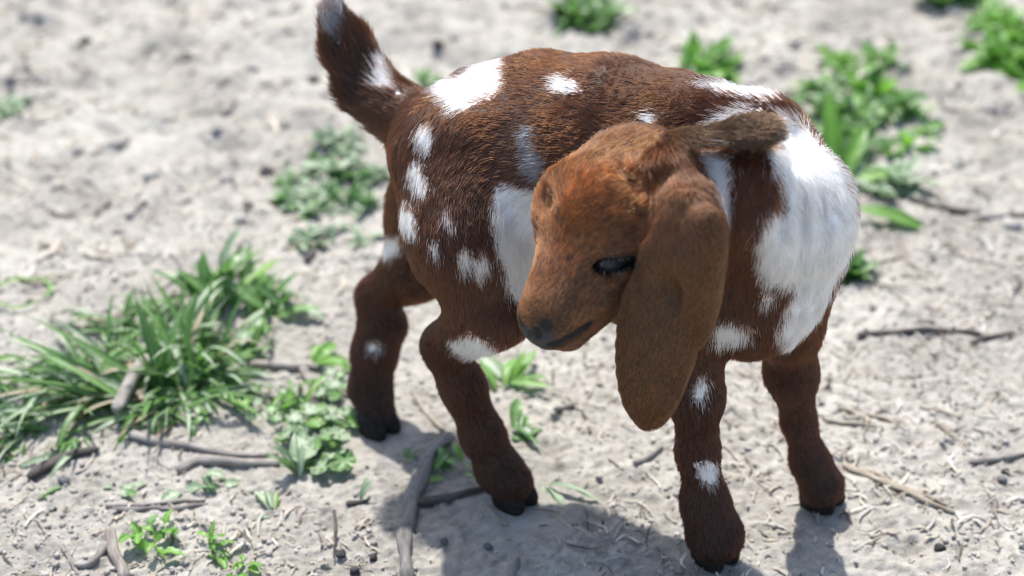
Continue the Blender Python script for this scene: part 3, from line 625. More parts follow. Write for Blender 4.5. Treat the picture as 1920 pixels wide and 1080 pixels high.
BACKW = unit(np.array([-.207, .115, -.02]))
LEN = {'trunk': .0072, 'chest': .010, 'belly': .0085, 'withers': .0072, 'neck': .0085, 'breast': .011, 'thigh': .0070, 'gaskin': .0065,
       'shank': .0055, 'foot': .0058, 'shoulder': .0075, 'forearm': .0058, 'tail': .014, 'crown': .0080, 'forehead': .0072, 'muzzle': .0034,
       'bridge': .0042, 'nose': .0014, 'jaw': .0045, 'cheek': .0048, 'brow': .0045, 'bud': .0070, 'ear': .0028}
BROWN = {'trunk': (.105, .040, .020), 'chest': (.105, .040, .018), 'belly': (.10, .038, .018), 'withers': (.105, .042, .023), 'neck': (.14, .054, .022),
         'breast': (.12, .045, .018), 'thigh': (.115, .043, .019), 'gaskin': (.105, .037, .014), 'shank': (.085, .028, .010), 'foot': (.060, .020, .008),
         'shoulder': (.12, .045, .018), 'forearm': (.090, .031, .011), 'tail': (.085, .032, .016), 'crown': (.19, .082, .038), 'forehead': (.26, .112, .044),
         'muzzle': (.22, .100, .044), 'bridge': (.25, .108, .042), 'nose': (.16, .085, .045), 'jaw': (.22, .105, .046), 'cheek': (.20, .088, .036),
         'brow': (.23, .098, .038), 'bud': (.24, .10, .040), 'ear': (.155, .078, .036)}
BROWN = {k: tuple(np.array(v) * (.235 if k in ('shank','foot','forearm','gaskin','tail') else .31 if k not in ('crown','forehead','muzzle','bridge','nose','jaw','cheek','brow','bud') else .44) * np.array([.95, .80, .60] if k in ('crown','forehead','bridge','jaw','cheek','brow','bud') else [.85, .90, .95] if k in ('muzzle','nose') else [1.36, 1.18, .98] if k == 'ear' else [1.2, .86, .50] if k in ('shank','foot','forearm','gaskin') else [1.08, .88, .66])) for k, v in BROWN.items()}
BROWN = {k: tuple(np.array([2.75, 2.40, 1.65]) * np.array(v)) for k, v in BROWN.items()}
WHITE = np.array([.95, .94, .92])

def field_mix(p):
    """smooth mix, over the goat's limbs, of hair length, brown, hair direction and region weights"""
    n = len(p)
    W = np.zeros(n); ln = np.zeros(n); br = np.zeros((n, 3)); fl = np.zeros((n, 3))
    reg = {'body': np.zeros(n), 'tail': np.zeros(n), 'head': np.zeros(n), 'ear': np.zeros(n), 'farear': np.zeros(n)}
    for pr in GOAT:
        d = prim_d(pr, p)
        s = .0035 if pr[0] in ('head', 'ear', 'farear') else .011
        w = np.exp(-np.clip(d + .002, -.004, .2) / s) + 1e-9
        name = pr[1]
        if pr[0] == 'farear':
            L = .0075; B = (.095, .056, .028)
        else:
            L = LEN[name]; B = BROWN[name]
        if pr[2] == 'c':
            v = np.array(pr[4]) - np.array(pr[3]); v /= np.linalg.norm(v)
        else:
            v = np.array(pr[6])
        if name in ('trunk', 'withers', 'belly'):
            v = BACKW
        if name in ('chest', 'breast', 'neck'):
            v = unit(np.array([.05, -.12, -1.0]))
        if pr[0] == 'head':
            v = -HF if name not in ('crown', 'forehead') else unit(-HF * .8 - HU * .1)
        W += w; ln += w * L; br += w[:, None] * np.array(B); fl += w[:, None] * v
        reg[pr[0]] += w
    return ln / W, br / W[:, None], fl / W[:, None], {k: v / W for k, v in reg.items()}

def patch_mask(p, nrm):
    """1 inside one of the white markings (each an outline on the coat in its own plane)"""
    m = np.zeros(len(p)); tip = np.zeros(len(p), bool)
    for name, c, n, dep, pts in PATCHES:
        c = np.array(c); n = np.array(n)
        e1 = unit(np.cross(n, [0, 0, 1.0])); e2 = np.cross(n, e1)
        q = p - c
        big = name in ('chest', 'rump', 'withers', 'flank')
        near = (np.abs(q @ n) < dep + (.03 if big else 0)) & (nrm @ n > (-.7 if big else -.25))
        x = q @ e1; y = q @ e2
        P = np.array(pts) - c
        P = P - (0 if name in ('chest', 'rump', 'withers') else .10) * (P - P.mean(0))
        px = P @ e1; py = P @ e2
        ins = np.zeros(len(p), bool)
        for i in range(len(px)):
            x1, y1, x2, y2 = px[i], py[i], px[i - 1], py[i - 1]
            if y1 != y2:
                ins ^= ((y1 > y) != (y2 > y)) & (x < (x2 - x1) * (y - y1) / (y2 - y1) + x1)
        m = np.maximum(m, (ins & near).astype(float))
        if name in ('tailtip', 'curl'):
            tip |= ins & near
    return m, tip

EYE_N = {s: eye_A[s][2] for s in (1, -1)}
def bare(p):
    """0..1: skin without hair (eyelids, nose pad, lips, hooves)"""
    b = np.zeros(len(p))
    for s in (1, -1):
        q = (p - eye_c[s]) @ eye_A[s].T
        b = np.maximum(b, np.clip(1.6 - np.sqrt((q[:, 0] / .0118) ** 2 + (q[:, 1] / .0046) ** 2 + (q[:, 2] / .012) ** 2), 0, .5) * 2)
    q = np.stack([(p - H0) @ HF, (p - H0) @ HL, (p - H0) @ HU], 1)
    pad = np.sqrt(((q[:, 0] - .001) / .0075) ** 2 + (q[:, 1] / .0145) ** 2 + ((q[:, 2] + .003) / .0075) ** 2)
    b = np.maximum(b, np.clip((1.25 - pad) * 3, 0, 1))
    for a, c, r_ in FACE_SEG:
        b = np.maximum(b, np.clip(1.8 - (d_cone(p, a, c, r_, r_) - .0012) / .0009, 0, 1))
    return b

def coat_colour(p, nrm, jitter):
    ln, br, fl, reg = field_mix(p)
    v = 1 + .30 * fbm(p, .03, 3, 5) + .12 * vnoise(p, .006, 9) + .65 * (reg['head']) * fbm(p, .018, 3, 25)
    red = .12 * vnoise(p, .02, 14)
    col = br * v[:, None] * np.stack([1 + .4 * red, 1 - .2 * red, 1 - .8 * red], 1)
    # hooves' hair darkens to the sole, the spine stripe is darker
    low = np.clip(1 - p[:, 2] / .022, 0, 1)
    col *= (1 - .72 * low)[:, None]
    m, tip = patch_mask(p + jitter, nrm)
    m = m * (reg['head'] + reg['ear'] < .5)
    white = WHITE * (1 + .06 * vnoise(p, .01, 3))[:, None]
    col = np.where(m[:, None] > .5, white, col)
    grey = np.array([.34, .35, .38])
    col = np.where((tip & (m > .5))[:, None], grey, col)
    return col, ln, fl, reg, m > .5

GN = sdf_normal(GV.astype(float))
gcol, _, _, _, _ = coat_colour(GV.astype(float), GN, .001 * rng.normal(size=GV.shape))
bb = bare(GV.astype(float))[:, None]
pink = np.array([.018, .014, .013])
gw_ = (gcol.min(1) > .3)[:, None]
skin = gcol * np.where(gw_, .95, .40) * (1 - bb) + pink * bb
qn = np.stack([(GV - H0) @ HF, (GV - H0) @ HL, (GV - H0) @ HU], 1)
padm = (np.sqrt(((qn[:, 0] - .001) / .0085) ** 2 + (qn[:, 1] / .016) ** 2 + ((qn[:, 2] + .003) / .010) ** 2) < 1.1)[:, None]
skin = np.where(padm & (bb > .3), np.array([.040, .036, .036]), skin)
nos = np.zeros(len(GV), bool)
for a, c, r_ in FACE_SEG:
    nos |= d_cone(GV.astype(float), a, c, r_, r_) < .0018
skin[nos] = .007
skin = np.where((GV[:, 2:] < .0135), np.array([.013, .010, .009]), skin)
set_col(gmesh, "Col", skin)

m, n, l, out = new_mat("goat_skin")
b = n.new("ShaderNodeBsdfPrincipled"); l.new(b.outputs[0], out.inputs[0])
at = n.new("ShaderNodeAttribute"); at.attribute_name = "Col"; l.new(at.outputs['Color'], b.inputs['Base Color'])
b.inputs['Roughness'].default_value = .55; b.inputs['Specular IOR Level'].default_value = .3
tc = n.new("ShaderNodeTexCoord")
vz = n.new("ShaderNodeTexVoronoi"); vz.inputs['Scale'].default_value = 900; l.new(tc.outputs['Object'], vz.inputs['Vector'])
bp = n.new("ShaderNodeBump"); bp.inputs['Strength'].default_value = .35; bp.inputs['Distance'].default_value = .0006
l.new(vz.outputs['Distance'], bp.inputs['Height']); l.new(bp.outputs[0], b.inputs['Normal'])
SKIN = m
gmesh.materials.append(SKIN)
goat = put("goat", gmesh)
tag(goat, "brown and white spotted baby goat with long drooping ears, standing with its head turned back", "goat")

def hair_material():
    m, n, l, out = new_mat("goat_hair")
    at = n.new("ShaderNodeAttribute"); at.attribute_name = "Col"
    d = n.new("ShaderNodeBsdfDiffuse"); l.new(at.outputs['Color'], d.inputs['Color'])
    t = n.new("ShaderNodeBsdfHair"); t.component = 'Transmission'
    l.new(at.outputs['Color'], t.inputs['Color'])
    t.inputs['RoughnessU'].default_value = .35; t.inputs['RoughnessV'].default_value = 1.0
    r = n.new("ShaderNodeBsdfHair"); r.component = 'Reflection'
    r.inputs['Color'].default_value = (.80, .70, .58, 1)
    r.inputs['RoughnessU'].default_value = .22; r.inputs['RoughnessV'].default_value = .8
    r.inputs['Offset'].default_value = math.radians(-3)
    m1 = n.new("ShaderNodeMixShader"); m1.inputs[0].default_value = .38
    l.new(d.outputs[0], m1.inputs[1]); l.new(t.outputs[0], m1.inputs[2])
    m2 = n.new("ShaderNodeMixShader"); m2.inputs[0].default_value = .10
    l.new(m1.outputs[0], m2.inputs[1]); l.new(r.outputs[0], m2.inputs[2])
    g = n.new("ShaderNodeGamma"); g.inputs[1].default_value = 1.32
    l.new(at.outputs['Color'], g.inputs[0])
    h = n.new("ShaderNodeBsdfHairPrincipled"); h.model = 'CHIANG'; h.parametrization = 'COLOR'
    l.new(g.outputs[0], h.inputs['Color'])
    h.inputs['Roughness'].default_value = .28; h.inputs['Radial Roughness'].default_value = .5
    m3 = n.new("ShaderNodeMixShader"); m3.inputs[0].default_value = .42
    l.new(m2.outputs[0], m3.inputs[1]); l.new(h.outputs[0], m3.inputs[2])
    l.new(m3.outputs[0], out.inputs[0])
    return m
HAIR = hair_material()

def grow(N):
    """root points over the skin, their normals, colours, lengths, directions"""
    tri = np.concatenate([GQ[:, [0, 1, 2]], GQ[:, [0, 2, 3]]])
    A, B, C_ = GV[tri[:, 0]], GV[tri[:, 1]], GV[tri[:, 2]]
    ar = np.linalg.norm(np.cross(B - A, C_ - A), axis=1)
    cen = (A + B + C_) / 3
    hd = np.exp(-np.clip(np.linalg.norm(cen - headpt(.06, 0, 0), axis=1) - .07, 0, 1) / .02)
    ar = ar * (1 + 1.3 * hd)
    t = rng.choice(len(tri), N, p=ar / ar.sum())
    r1 = np.sqrt(rng.random(N)); r2 = rng.random(N)
    p = A[t] * (1 - r1)[:, None] + B[t] * (r1 * (1 - r2))[:, None] + C_[t] * (r1 * r2)[:, None]
    p = p[p[:, 2] > .0088 + .002 * rng.normal(size=len(p))]
    p = p[rng.random(len(p)) > bare(p)]
    return p

HP = grow(480000)
HN = sdf_normal(HP)
# coarse normals give a calmer lie
jit = .0019 * rng.normal(size=HP.shape)
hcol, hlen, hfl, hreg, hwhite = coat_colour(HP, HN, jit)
n_ = len(HP)
# lie of the coat
grav = np.array([0, 0, -1.0])
fl = hfl.copy()
side = hreg['body'] * np.clip(1 - np.abs(HN[:, 2]), 0, 1)
fl += .55 * side[:, None] * grav
swirl = np.stack([vnoise(HP, .045, 41), vnoise(HP, .045, 42), vnoise(HP, .045, 43)], 1)
swirl2 = np.stack([vnoise(HP, .010, 51), vnoise(HP, .010, 52), vnoise(HP, .010, 53)], 1)
wav = (.24 * hreg['body'] + .7 * hreg['tail'] + .45 * hreg['head'] + .18 * hreg['ear'] + .4 * hreg['farear'])[:, None]
# hair whorls round the horn buds
for s in (1, -1):
    c = headpt(.090, .0245 * s, .0365)
    q = HP - c; dd = np.linalg.norm(q, axis=1)
    k = np.exp(-(dd / .012) ** 2)
    fl = fl * (1 - .8 * k)[:, None] + (unit(np.cross(HU, q)) * .9 + unit(q) * .6) * k[:, None]
fl = unit(fl) + wav * swirl + .9 * wav * swirl2 + .14 * rng.normal(size=HP.shape)
T = unit(fl - HN * np.einsum('ij,ij->i', fl, HN)[:, None])
# clumps: tips are drawn to a neighbouring lock
NC = 85000
ci = rng.choice(n_, NC, replace=False)
kd = kdtree.KDTree(NC)
for k, i in enumerate(ci):
    kd.insert(HP[i], k)
kd.balance()
lock = np.array([kd.find(p)[1] for p in HP])
lock_i = ci[lock]
white_long = np.where(hwhite, 1.2, 1.0)
L = hlen * .92 * white_long * (.75 + .5 * rng.random(n_))
for a, c, r_ in FACE_SEG:                      # lips and nostrils: the hair is shortest beside them
    L = L * np.clip(.30 + (d_cone(HP, a, c, r_, r_) - .0012) / .0085, .3, 1)
for s in (1, -1):
    q = (HP - eye_c[s]) @ eye_A[s].T
    L = L * np.clip(.35 + (np.sqrt((q[:, 0] / .0118) ** 2 + (q[:, 1] / .0054) ** 2 + (q[:, 2] / .02) ** 2) - 1) * .8, .35, 1)
sparse = rng.random(n_) < .05
L[sparse] *= 1.35
lift = .27 + .18 * rng.random(n_) + .12 * vnoise(HP, .012, 61)
lift += .10 * rng.normal(size=NC)[lock]
leg_ = (HP[:, 2] < .15) & (hreg['body'] > .5)
lift = np.where(leg_, lift + .03, lift).clip(.08, 1.1)
lift = np.where(hreg['tail'] > .5, lift + .12, lift)
lift = np.where(hreg['ear'] > .5, lift - .05, lift)
pull = np.clip(.42 * hreg['body'] + .62 * hreg['tail'] + .5 * hreg['head'] + .12 * hreg['ear'] + .5 * hreg['farear'], 0, 1) * (.5 + .5 * rng.random(n_))
K = 5
pts = np.zeros((n_, K, 3))
pts[:, 0] = HP - HN * .0006
for k in range(1, K):
    u = k / (K - 1)
    ang = lift * (1 - .62 * u)
    d = T * np.cos(ang)[:, None] + HN * np.sin(ang)[:, None]
    d = unit(d + .05 * rng.normal(size=d.shape))
    pts[:, k] = pts[:, k - 1] + d * (L / (K - 1))[:, None]
# longer hair sags
sag = (hreg['tail'] * .0022 + hwhite * .0006)
for k in range(1, K):
    pts[:, k, 2] -= sag * (k / (K - 1)) ** 2
off = pts - pts[:, :1]
lockoff = off[lock_i]
for k in range(1, K):
    u = (k / (K - 1)) ** 1.3
    tgt = HP[lock_i] + lockoff[:, k] + HN * 0
    same = (np.linalg.norm(HP[lock_i] - HP, axis=1) < .006) * pull * u * .55
    pts[:, k] += (tgt - pts[:, k]) * same[:, None]
# keep strands out of the skin
flat = pts[:, 1:].reshape(-1, 3)
dd = sdf_at(flat)
push = np.clip(.0003 - dd, 0, .004)
flat = flat + np.repeat(HN, K - 1, 0) * push[:, None]
flat[:, 2] = np.maximum(flat[:, 2], .0008)
pts[:, 1:] = flat.reshape(n_, K - 1, 3)
lock_t = rng.normal(size=NC)[lock]
tone = (1 + (.20 +   .15 * hreg['head'] + .05 * hreg['body']) * lock_t) * (1 + (.15 + .12 * hreg['head']) * rng.normal(size=n_)).clip(.4, 1.9)
tone = np.where(hwhite, 1 - .05 * np.abs(rng.normal(size=n_)) - .10 * np.clip(lock_t, 0, 2), tone)
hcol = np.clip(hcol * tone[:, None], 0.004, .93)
rad0 = np.where(hreg['ear'] > .5, .000095, .000115) * (.8 + .4 * rng.random(n_))

def make_hair(name, sel, parent):
    idx = np.nonzero(sel)[0]
    if len(idx) == 0:
        return
    hc = bpy.data.hair_curves.new(name)
    hc.add_curves([K] * len(idx))
    hc.attributes['position'].data.foreach_set('vector', pts[idx].astype(np.float32).ravel())
    ra = hc.attributes.get('radius') or hc.attributes.new('radius', 'FLOAT', 'POINT')
    prof = np.array([1, 1, .9, .65, .12])[:K]
    ra.data.foreach_set('value', (rad0[idx, None] * prof).astype(np.float32).ravel())
    ca = hc.attributes.new('Col', 'FLOAT_COLOR', 'CURVE')
    c4 = np.ones((len(idx), 4), np.float32); c4[:, :3] = hcol[idx]
    ca.data.foreach_set('color', c4.ravel())
    hc.materials.append(HAIR)
    return put(name, hc, parent)

regs = np.stack([hreg['body'], hreg['tail'], hreg['head'], hreg['ear'], hreg['farear']], 1)
who = regs.argmax(1)
make_hair("coat", who == 0, goat)
make_hair("tail_hair", who == 1, goat)
make_hair("face_hair", who == 2, goat)
make_hair("ear_hair", who == 3, goat)["label"] = "short brown hair of the big ear hanging before the chest"
make_hair("ear_hair", who == 4, goat)["label"] = "golden brown hair of the ear lying back over the neck"
print("hair", n_, time.time() - T0)

# ------------------------------------------------------------------ eyes, lashes, hooves
m, n, l, out = new_mat("eye")
b = n.new("ShaderNodeBsdfPrincipled"); l.new(b.outputs[0], out.inputs[0])
b.inputs['Base Color'].default_value = (.028, .030, .034, 1); b.inputs['Roughness'].default_value = .25; b.inputs['Specular IOR Level'].default_value = .2
EYE = m
m, n, l, out = new_mat("hoof")
b = n.new("ShaderNodeBsdfPrincipled"); l.new(b.outputs[0], out.inputs[0])
tc = n.new("ShaderNodeTexCoord")
wv = noise_node(n, l, tc.outputs['Object'], 260, 4)
rr = ramp(n, [(.35, (.010, .008, .007)), (.7, (.030, .024, .020))]); l.new(wv.outputs[0], rr.inputs[0])
l.new(rr.outputs[0], b.inputs['Base Color']); b.inputs['Roughness'].default_value = .6; b.inputs['Specular IOR Level'].default_value = .15
HOOF = m
m, n, l, out = new_mat("lash")
b = n.new("ShaderNodeBsdfPrincipled"); l.new(b.outputs[0], out.inputs[0])
b.inputs['Base Color'].default_value = (.38, .31, .25, 1); b.inputs['Roughness'].default_value = .5
LASH = m

def uv_ball(seg=20, rings=12):
    V = [(0, 0, 1)]
    for i in range(1, rings):
        a = math.pi * i / rings
        for j in range(seg):
            t = 2 * math.pi * j / seg
            V.append((math.sin(a) * math.cos(t), math.sin(a) * math.sin(t), math.cos(a)))
    V.append((0, 0, -1))
    F = []
    for j in range(seg):
        F.append((0, 1 + j, 1 + (j + 1) % seg, 1 + (j + 1) % seg))
    for i in range(rings - 2):
        for j in range(seg):
            a = 1 + i * seg + j; b_ = 1 + i * seg + (j + 1) % seg
            F.append((a, a + seg, b_ + seg, b_))
    last = len(V) - 1; o = 1 + (rings - 2) * seg
    for j in range(seg):
        F.append((o + j, last, o + (j + 1) % seg, o + (j + 1) % seg))
    return np.array(V, float), F

def poly_mesh(name, V, F, mat, smooth=True):
    me = bpy.data.meshes.new(name)
    F = [tuple(dict.fromkeys(f)) for f in F]
    me.from_pydata([tuple(map(float, v)) for v in V], [], F)
    if smooth:
        me.polygons.foreach_set('use_smooth', np.ones(len(me.polygons), bool))
    me.update()
    if mat: me.materials.append(mat)
    return me

BV, BF = uv_ball()
for s in (1, -1):
    A = eye_A[s]
    V = eye_c[s] - A[2] * .0064 + (BV * np.array([.0098, .0062, .0060])) @ A
    eye = put("eye", poly_mesh("eye", V, BF, EYE), goat)
    # lashes on the upper and lower lid
    P_, R_ = [], []
    for k in range(34):
        up = 1 if k < 26 else -1
        t = random.uniform(-.95, .95)
        base = eye_c[s] + A[0] * (.0100 * t) + A[1] * (up * .0040 * math.sqrt(1 - t * t)) + A[2] * .0012
        d = A[2] * .6 - A[1] * .75 + A[0] * (.5 * t + random.uniform(-.25, .25))
        d = d / np.linalg.norm(d)
        ln = random.uniform(.0018, .0034)
        P_.append([base, base + d * ln * .5, base + d * ln - A[1] * .0006])
    hc = bpy.data.hair_curves.new("eyelashes"); hc.add_curves([3] * len(P_))
    hc.attributes['position'].data.foreach_set('vector', np.array(P_, np.float32).ravel())
    ra = hc.attributes.get('radius') or hc.attributes.new('radius', 'FLOAT', 'POINT')
    ra.data.foreach_set('value', np.tile(np.array([.00006, .00005, .00002], np.float32), len(P_)))
    hc.materials.append(LASH)
    put("eyelashes", hc, eye)

# two toes per hoof; direction = where the toe points
HOOF_DIR = [(.55, -.75), (.72, -.62), (.62, -.60), (.55, -.60)]
for (hx, hy), hd in zip(HOOVES, HOOF_DIR):
    f = np.array([hd[0], hd[1], 0.0]); f /= np.linalg.norm(f); sd_ = np.array([-f[1], f[0], 0])
    Vv, Ff = [], []
    for s in (1, -1):
        V = BV.copy()
        V = np.sign(V) * np.abs(V) ** .8
        sc_ = np.array([.0138, .0084, .0105])
        up = np.clip(V[:, 2], -1, 1)
        V[:, 1] *= 1 - .30 * np.clip(V[:, 0], 0, 1)
        V = V * sc_
        V[:, 0] -= .0035 * np.clip(up, 0, 1)
        o = len(Vv)
        W_ = np.array([hx, hy, .0055]) + f * .0008 + sd_ * (.0070 * s)
        P_ = W_ + V[:, :1] * f + V[:, 1:2] * sd_ + V[:, 2:] * np.array([0, 0, 1.0])
        P_[:, 2] = np.maximum(P_[:, 2], -.001)
        Vv += list(P_); Ff += [tuple(i + o for i in q) for q in BF]
    put("hoof", poly_mesh("hoof", Vv, Ff, HOOF), goat)
print("goat done", time.time() - T0)
# ------------------------------------------------------------------ plants
def leaf_material(name, dark, light, rough=.42, trans=.35):
    m, n, l, out = new_mat(name)
    b = n.new("ShaderNodeBsdfPrincipled")
    oi = n.new("ShaderNodeObjectInfo")
    tc = n.new("ShaderNodeTexCoord")
    nz = noise_node(n, l, tc.outputs['Object'], 55, 3)
    ad = n.new("ShaderNodeMath"); ad.operation = 'MULTIPLY_ADD'
    l.new(oi.outputs['Random'], ad.inputs[0]); ad.inputs[1].default_value = .75
    sb = n.new("ShaderNodeMath"); sb.operation = 'MULTIPLY'; sb.inputs[1].default_value = .45
    l.new(nz.outputs[0], sb.inputs[0]); l.new(sb.outputs[0], ad.inputs[2])
    r = ramp(n, [(.1, dark), (.9, light)])
    l.new(ad.outputs[0], r.inputs[0])
    at = n.new("ShaderNodeAttribute"); at.attribute_name = "Rib"
    mx = n.new("ShaderNodeMix"); mx.data_type = 'RGBA'
    l.new(at.outputs['Fac'], mx.inputs[0])
    l.new(r.outputs[0], mx.inputs[6]); mx.inputs[7].default_value = (light[0] * 1.5 + .02, light[1] * 1.35 + .02, light[2] * 1.5 + .02, 1)
    l.new(mx.outputs[2], b.inputs['Base Color'])
    b.inputs['Roughness'].default_value = rough
    b.inputs['Specular IOR Level'].default_value = .55
    t = n.new("ShaderNodeBsdfTranslucent")
    hs = n.new("ShaderNodeHueSaturation"); hs.inputs['Saturation'].default_value = 1.1; hs.inputs['Value'].default_value = 1.3
    l.new(mx.outputs[2], hs.inputs['Color']); l.new(hs.outputs[0], t.inputs[0])
    ms = n.new("ShaderNodeMixShader"); ms.inputs[0].default_value = trans
    l.new(b.outputs[0], ms.inputs[1]); l.new(t.outputs[0], ms.inputs[2]); l.new(ms.outputs[0], out.inputs[0])
    return m
LEAF = {
    'grass': leaf_material("grass_green", (.036, .100, .024), (.135, .275, .068)),
    'weed': leaf_material("weed_green", (.050, .125, .032), (.130, .260, .070)),
    'pale': leaf_material("dusty_green", (.12, .20, .10), (.27, .36, .22), .50, .25),
    'bright': leaf_material("bright_green", (.075, .19, .028), (.17, .36, .06), .45, .45),
    'dry': leaf_material("dry_grass", (.20, .16, .09), (.42, .36, .24), .6, .2),
}

def strip_leaf(name, mat, length, width, bend, fold, seg=7, shape='blade', twist=0.0, wav=0.0, tip=.0):
    """leaf growing along +Z from the origin and bending over towards +X; five vertices across"""
    V, F, rib = [], [], []
    th = 0.0; x = z = 0.0
    for i in range(seg + 1):
        t = i / seg
        if i:
            th += bend / seg
            x += math.sin(th) * length / seg; z += math.cos(th) * length / seg
        if shape == 'blade':
            w = width * .5 * (.55 + .45 * min(1, t * 4)) * (1 - max(0, (t - .45) / .55) ** 1.7 * .97)
        elif shape == 'lance':
            w = width * .5 * max(.05, math.sin(math.pi * min(1, (t * .93 + .05))) ** .8)
        else:   # lobed
            w = width * .5 * max(.07, math.sin(math.pi * min(1, (t * .80 + .16))) ** .7) * (1 - .24 * (i % 2)) if t > .25 else width * .05
        tw = twist * t
        for j, s in enumerate((-1, -.5, 0, .5, 1)):
            y = w * s
            lift = fold * abs(s) * w + wav * w * math.sin(i * 2.1 + s * 2)
            nx, nz = math.cos(th), -math.sin(th)
            yy = y * math.cos(tw) - lift * math.sin(tw); ll = y * math.sin(tw) + lift * math.cos(tw)
            V.append((x - nx * ll, yy, z - nz * ll)); rib.append(1.0 if j == 2 else 0.0)
    for i in range(seg):
        for j in range(4):
            a = i * 5 + j
            F.append((a, a + 1, a + 6, a + 5))
    me = mesh_from(name, V, F)
    ra = me.attributes.new("Rib", 'FLOAT', 'POINT'); ra.data.foreach_set('value', np.array(rib, np.float32) * .7)
    me.materials.append(mat)
    return me

def orient(az, lean, roll=0.0):
    """+Z leans by `lean` towards compass direction az"""
    return Matrix.Rotation(az, 4, 'Z') @ Matrix.Rotation(lean, 4, 'Y') @ Matrix.Rotation(roll, 4, 'Z')

def plant_root(name, label, cat, xy, group=None):
    o = put(name, None, None, (xy[0], xy[1], gz(*xy)))
    return tag(o, label, cat, group)

BLADES = {}
for tone in ('grass', 'weed', 'pale', 'dry'):
    BLADES[tone] = [strip_leaf("blade", LEAF[tone], 1.0, .06, random.uniform(.2, 2.2), random.uniform(.25, .6), 8, 'blade', random.uniform(-.9, .9), 0) for _ in range(7)]
# the template is one unit long and one unit wide: scaled per blade
for label, clumps in TUFT:
    cx = sum(c[0][0] for c in clumps) / len(clumps); cy = sum(c[0][1] for c in clumps) / len(clumps)
    root = plant_root("grass_tuft", label, "grass tuft", (cx, cy))
    for (c, n, l0, l1, az, sp, e0, e1, wd, sc_) in clumps:
        for _ in range(n):
            r = sc_ * math.sqrt(random.random()); a = random.random() * 6.283
            px, py = c[0] + r * math.cos(a), c[1] + r * math.sin(a)
            ln = random.uniform(l0, l1)
            tone = random.choices(('grass', 'weed', 'pale', 'dry'), (5, 3.2, 1.7, .5))[0]
            o = put("blade", random.choice(BLADES[tone]), root)
            w_ = wd * random.uniform(.7, 1.25)
            o.matrix_local = Matrix.Translation((px - root.location.x, py - root.location.y, gz(px, py) - root.location.z - .002)) @ \
                orient(math.radians(az + random.gauss(0, .55) * sp), math.radians(random.uniform(e0, e1)) * .82, random.uniform(-.6, .6)) @ \
                Matrix.Diagonal((ln, w_ / .06, ln, 1))

LV = {}
def leaf_set(tone, ratio, lobed):
    k = (tone, round(ratio, 2), lobed)
    if k not in LV:
        LV[k] = [strip_leaf("leaf", LEAF[tone], 1.0, ratio * random.uniform(.85, 1.2), random.uniform(.3, 1.3), random.uniform(.15, .45), 8, 'lobed' if lobed else 'lance', random.uniform(-.4, .4), .12) for _ in range(5)]
    return LV[k]
for (label, c, n, l0, l1, ratio, e0, e1, az, sp, sc_, tone) in BROAD:
    root = plant_root("sprout" if n < 7 else "weed_plant", label, "sprout" if n < 7 else "weed", c)
    if n >= 7:
        st_ = put("stem", strip_leaf("stem", LEAF[tone], (l0 + l1) * .45, .0022, random.uniform(-.4, .4), .5, 4, 'blade'), root)
    for _ in range(n):
        r = sc_ * math.sqrt(random.random()); a = random.random() * 6.283
        px, py = c[0] + r * math.cos(a), c[1] + r * math.sin(a)
        ln = random.uniform(l0, l1)
        tn = tone if random.random() < .75 else random.choice(('weed', 'pale', 'bright'))
        o = put("leaf", random.choice(leaf_set(tn, ratio, ratio > .45)), root)
        o.matrix_local = Matrix.Translation((px - root.location.x, py - root.location.y, gz(px, py) - root.location.z + random.uniform(-.001, .004))) @ \
            orient(math.radians(az + random.uniform(-1, 1) * sp), math.radians(random.uniform(e0, e1)), random.uniform(-.4, .4)) @ Matrix.Diagonal((ln, ln, ln, 1))

def round_leaf(mat):
    """scalloped round leaf with a notch at the stalk, slightly cupped, on its own stalk"""
    V, F, rib = [(0, 0, 0)], [], [1.0]
    n = 26
    for k in range(n + 1):
        a = math.radians(28 + (360 - 56) * k / n)
        lob = 1 - .13 * abs(math.sin(k / n * math.pi * 4.5)) ** .6 - .05 * random.random()
        for j, rr in enumerate((.55, 1.0)):
            r = rr * (lob if j else 1)
            V.append((-math.cos(a) * r + .15, math.sin(a) * r, .22 * r * r * random.uniform(.6, 1.2) + .06 * math.sin(k * 1.45) * r))
            rib.append(.6 if (k % 3 == 0 and j == 0) else 0.0)
    for k in range(n):
        a = 1 + 2 * k
        F.append((0, a, a + 2, a + 2)); F.append((a, a + 1, a + 3, a + 2))
    # stalk
    b = len(V)
    for t in (0, 1):
        for k in range(4):
            a = k * math.pi / 2
            V.append((.05 * math.cos(a) - .2 * t, .05 * math.sin(a), -1.4 * t)); rib.append(.4)
    for k in range(4):
        F.append((b + k, b + (k + 1) % 4, b + 4 + (k + 1) % 4, b + 4 + k))
    me = bpy.data.meshes.new("leaf")
    me.from_pydata(V, [], [tuple(dict.fromkeys(f)) for f in F]); me.update()
    me.polygons.foreach_set('use_smooth', np.ones(len(me.polygons), bool))
    ra = me.attributes.new("Rib", 'FLOAT', 'POINT'); ra.data.foreach_set('value', np.array(rib, np.float32))
    me.materials.append(mat)
    return me
RL = [round_leaf(LEAF[t]) for t in ('pale', 'pale', 'weed', 'weed', 'bright', 'pale')]
for (label, c, n, r0, r1, sc_) in CLOVER:
    root = plant_root("clover_plant", label, "clover", c)
    for _ in range(n):
        r = sc_ * math.sqrt(random.random()); a = random.random() * 6.283
        px, py = c[0] + 1.3 * r * math.cos(a), c[1] + r * math.sin(a)
        s = random.uniform(r0, r1)
        o = put("leaf", random.choice(RL), root)
        o.matrix_local = Matrix.Translation((px - root.location.x, py - root.location.y, gz(px, py) - root.location.z + s * random.uniform(.5, 1.5))) @ \
            orient(random.random() * 6.283, math.radians(random.uniform(2, 34)), 0) @ Matrix.Diagonal((s, s, s, 1))

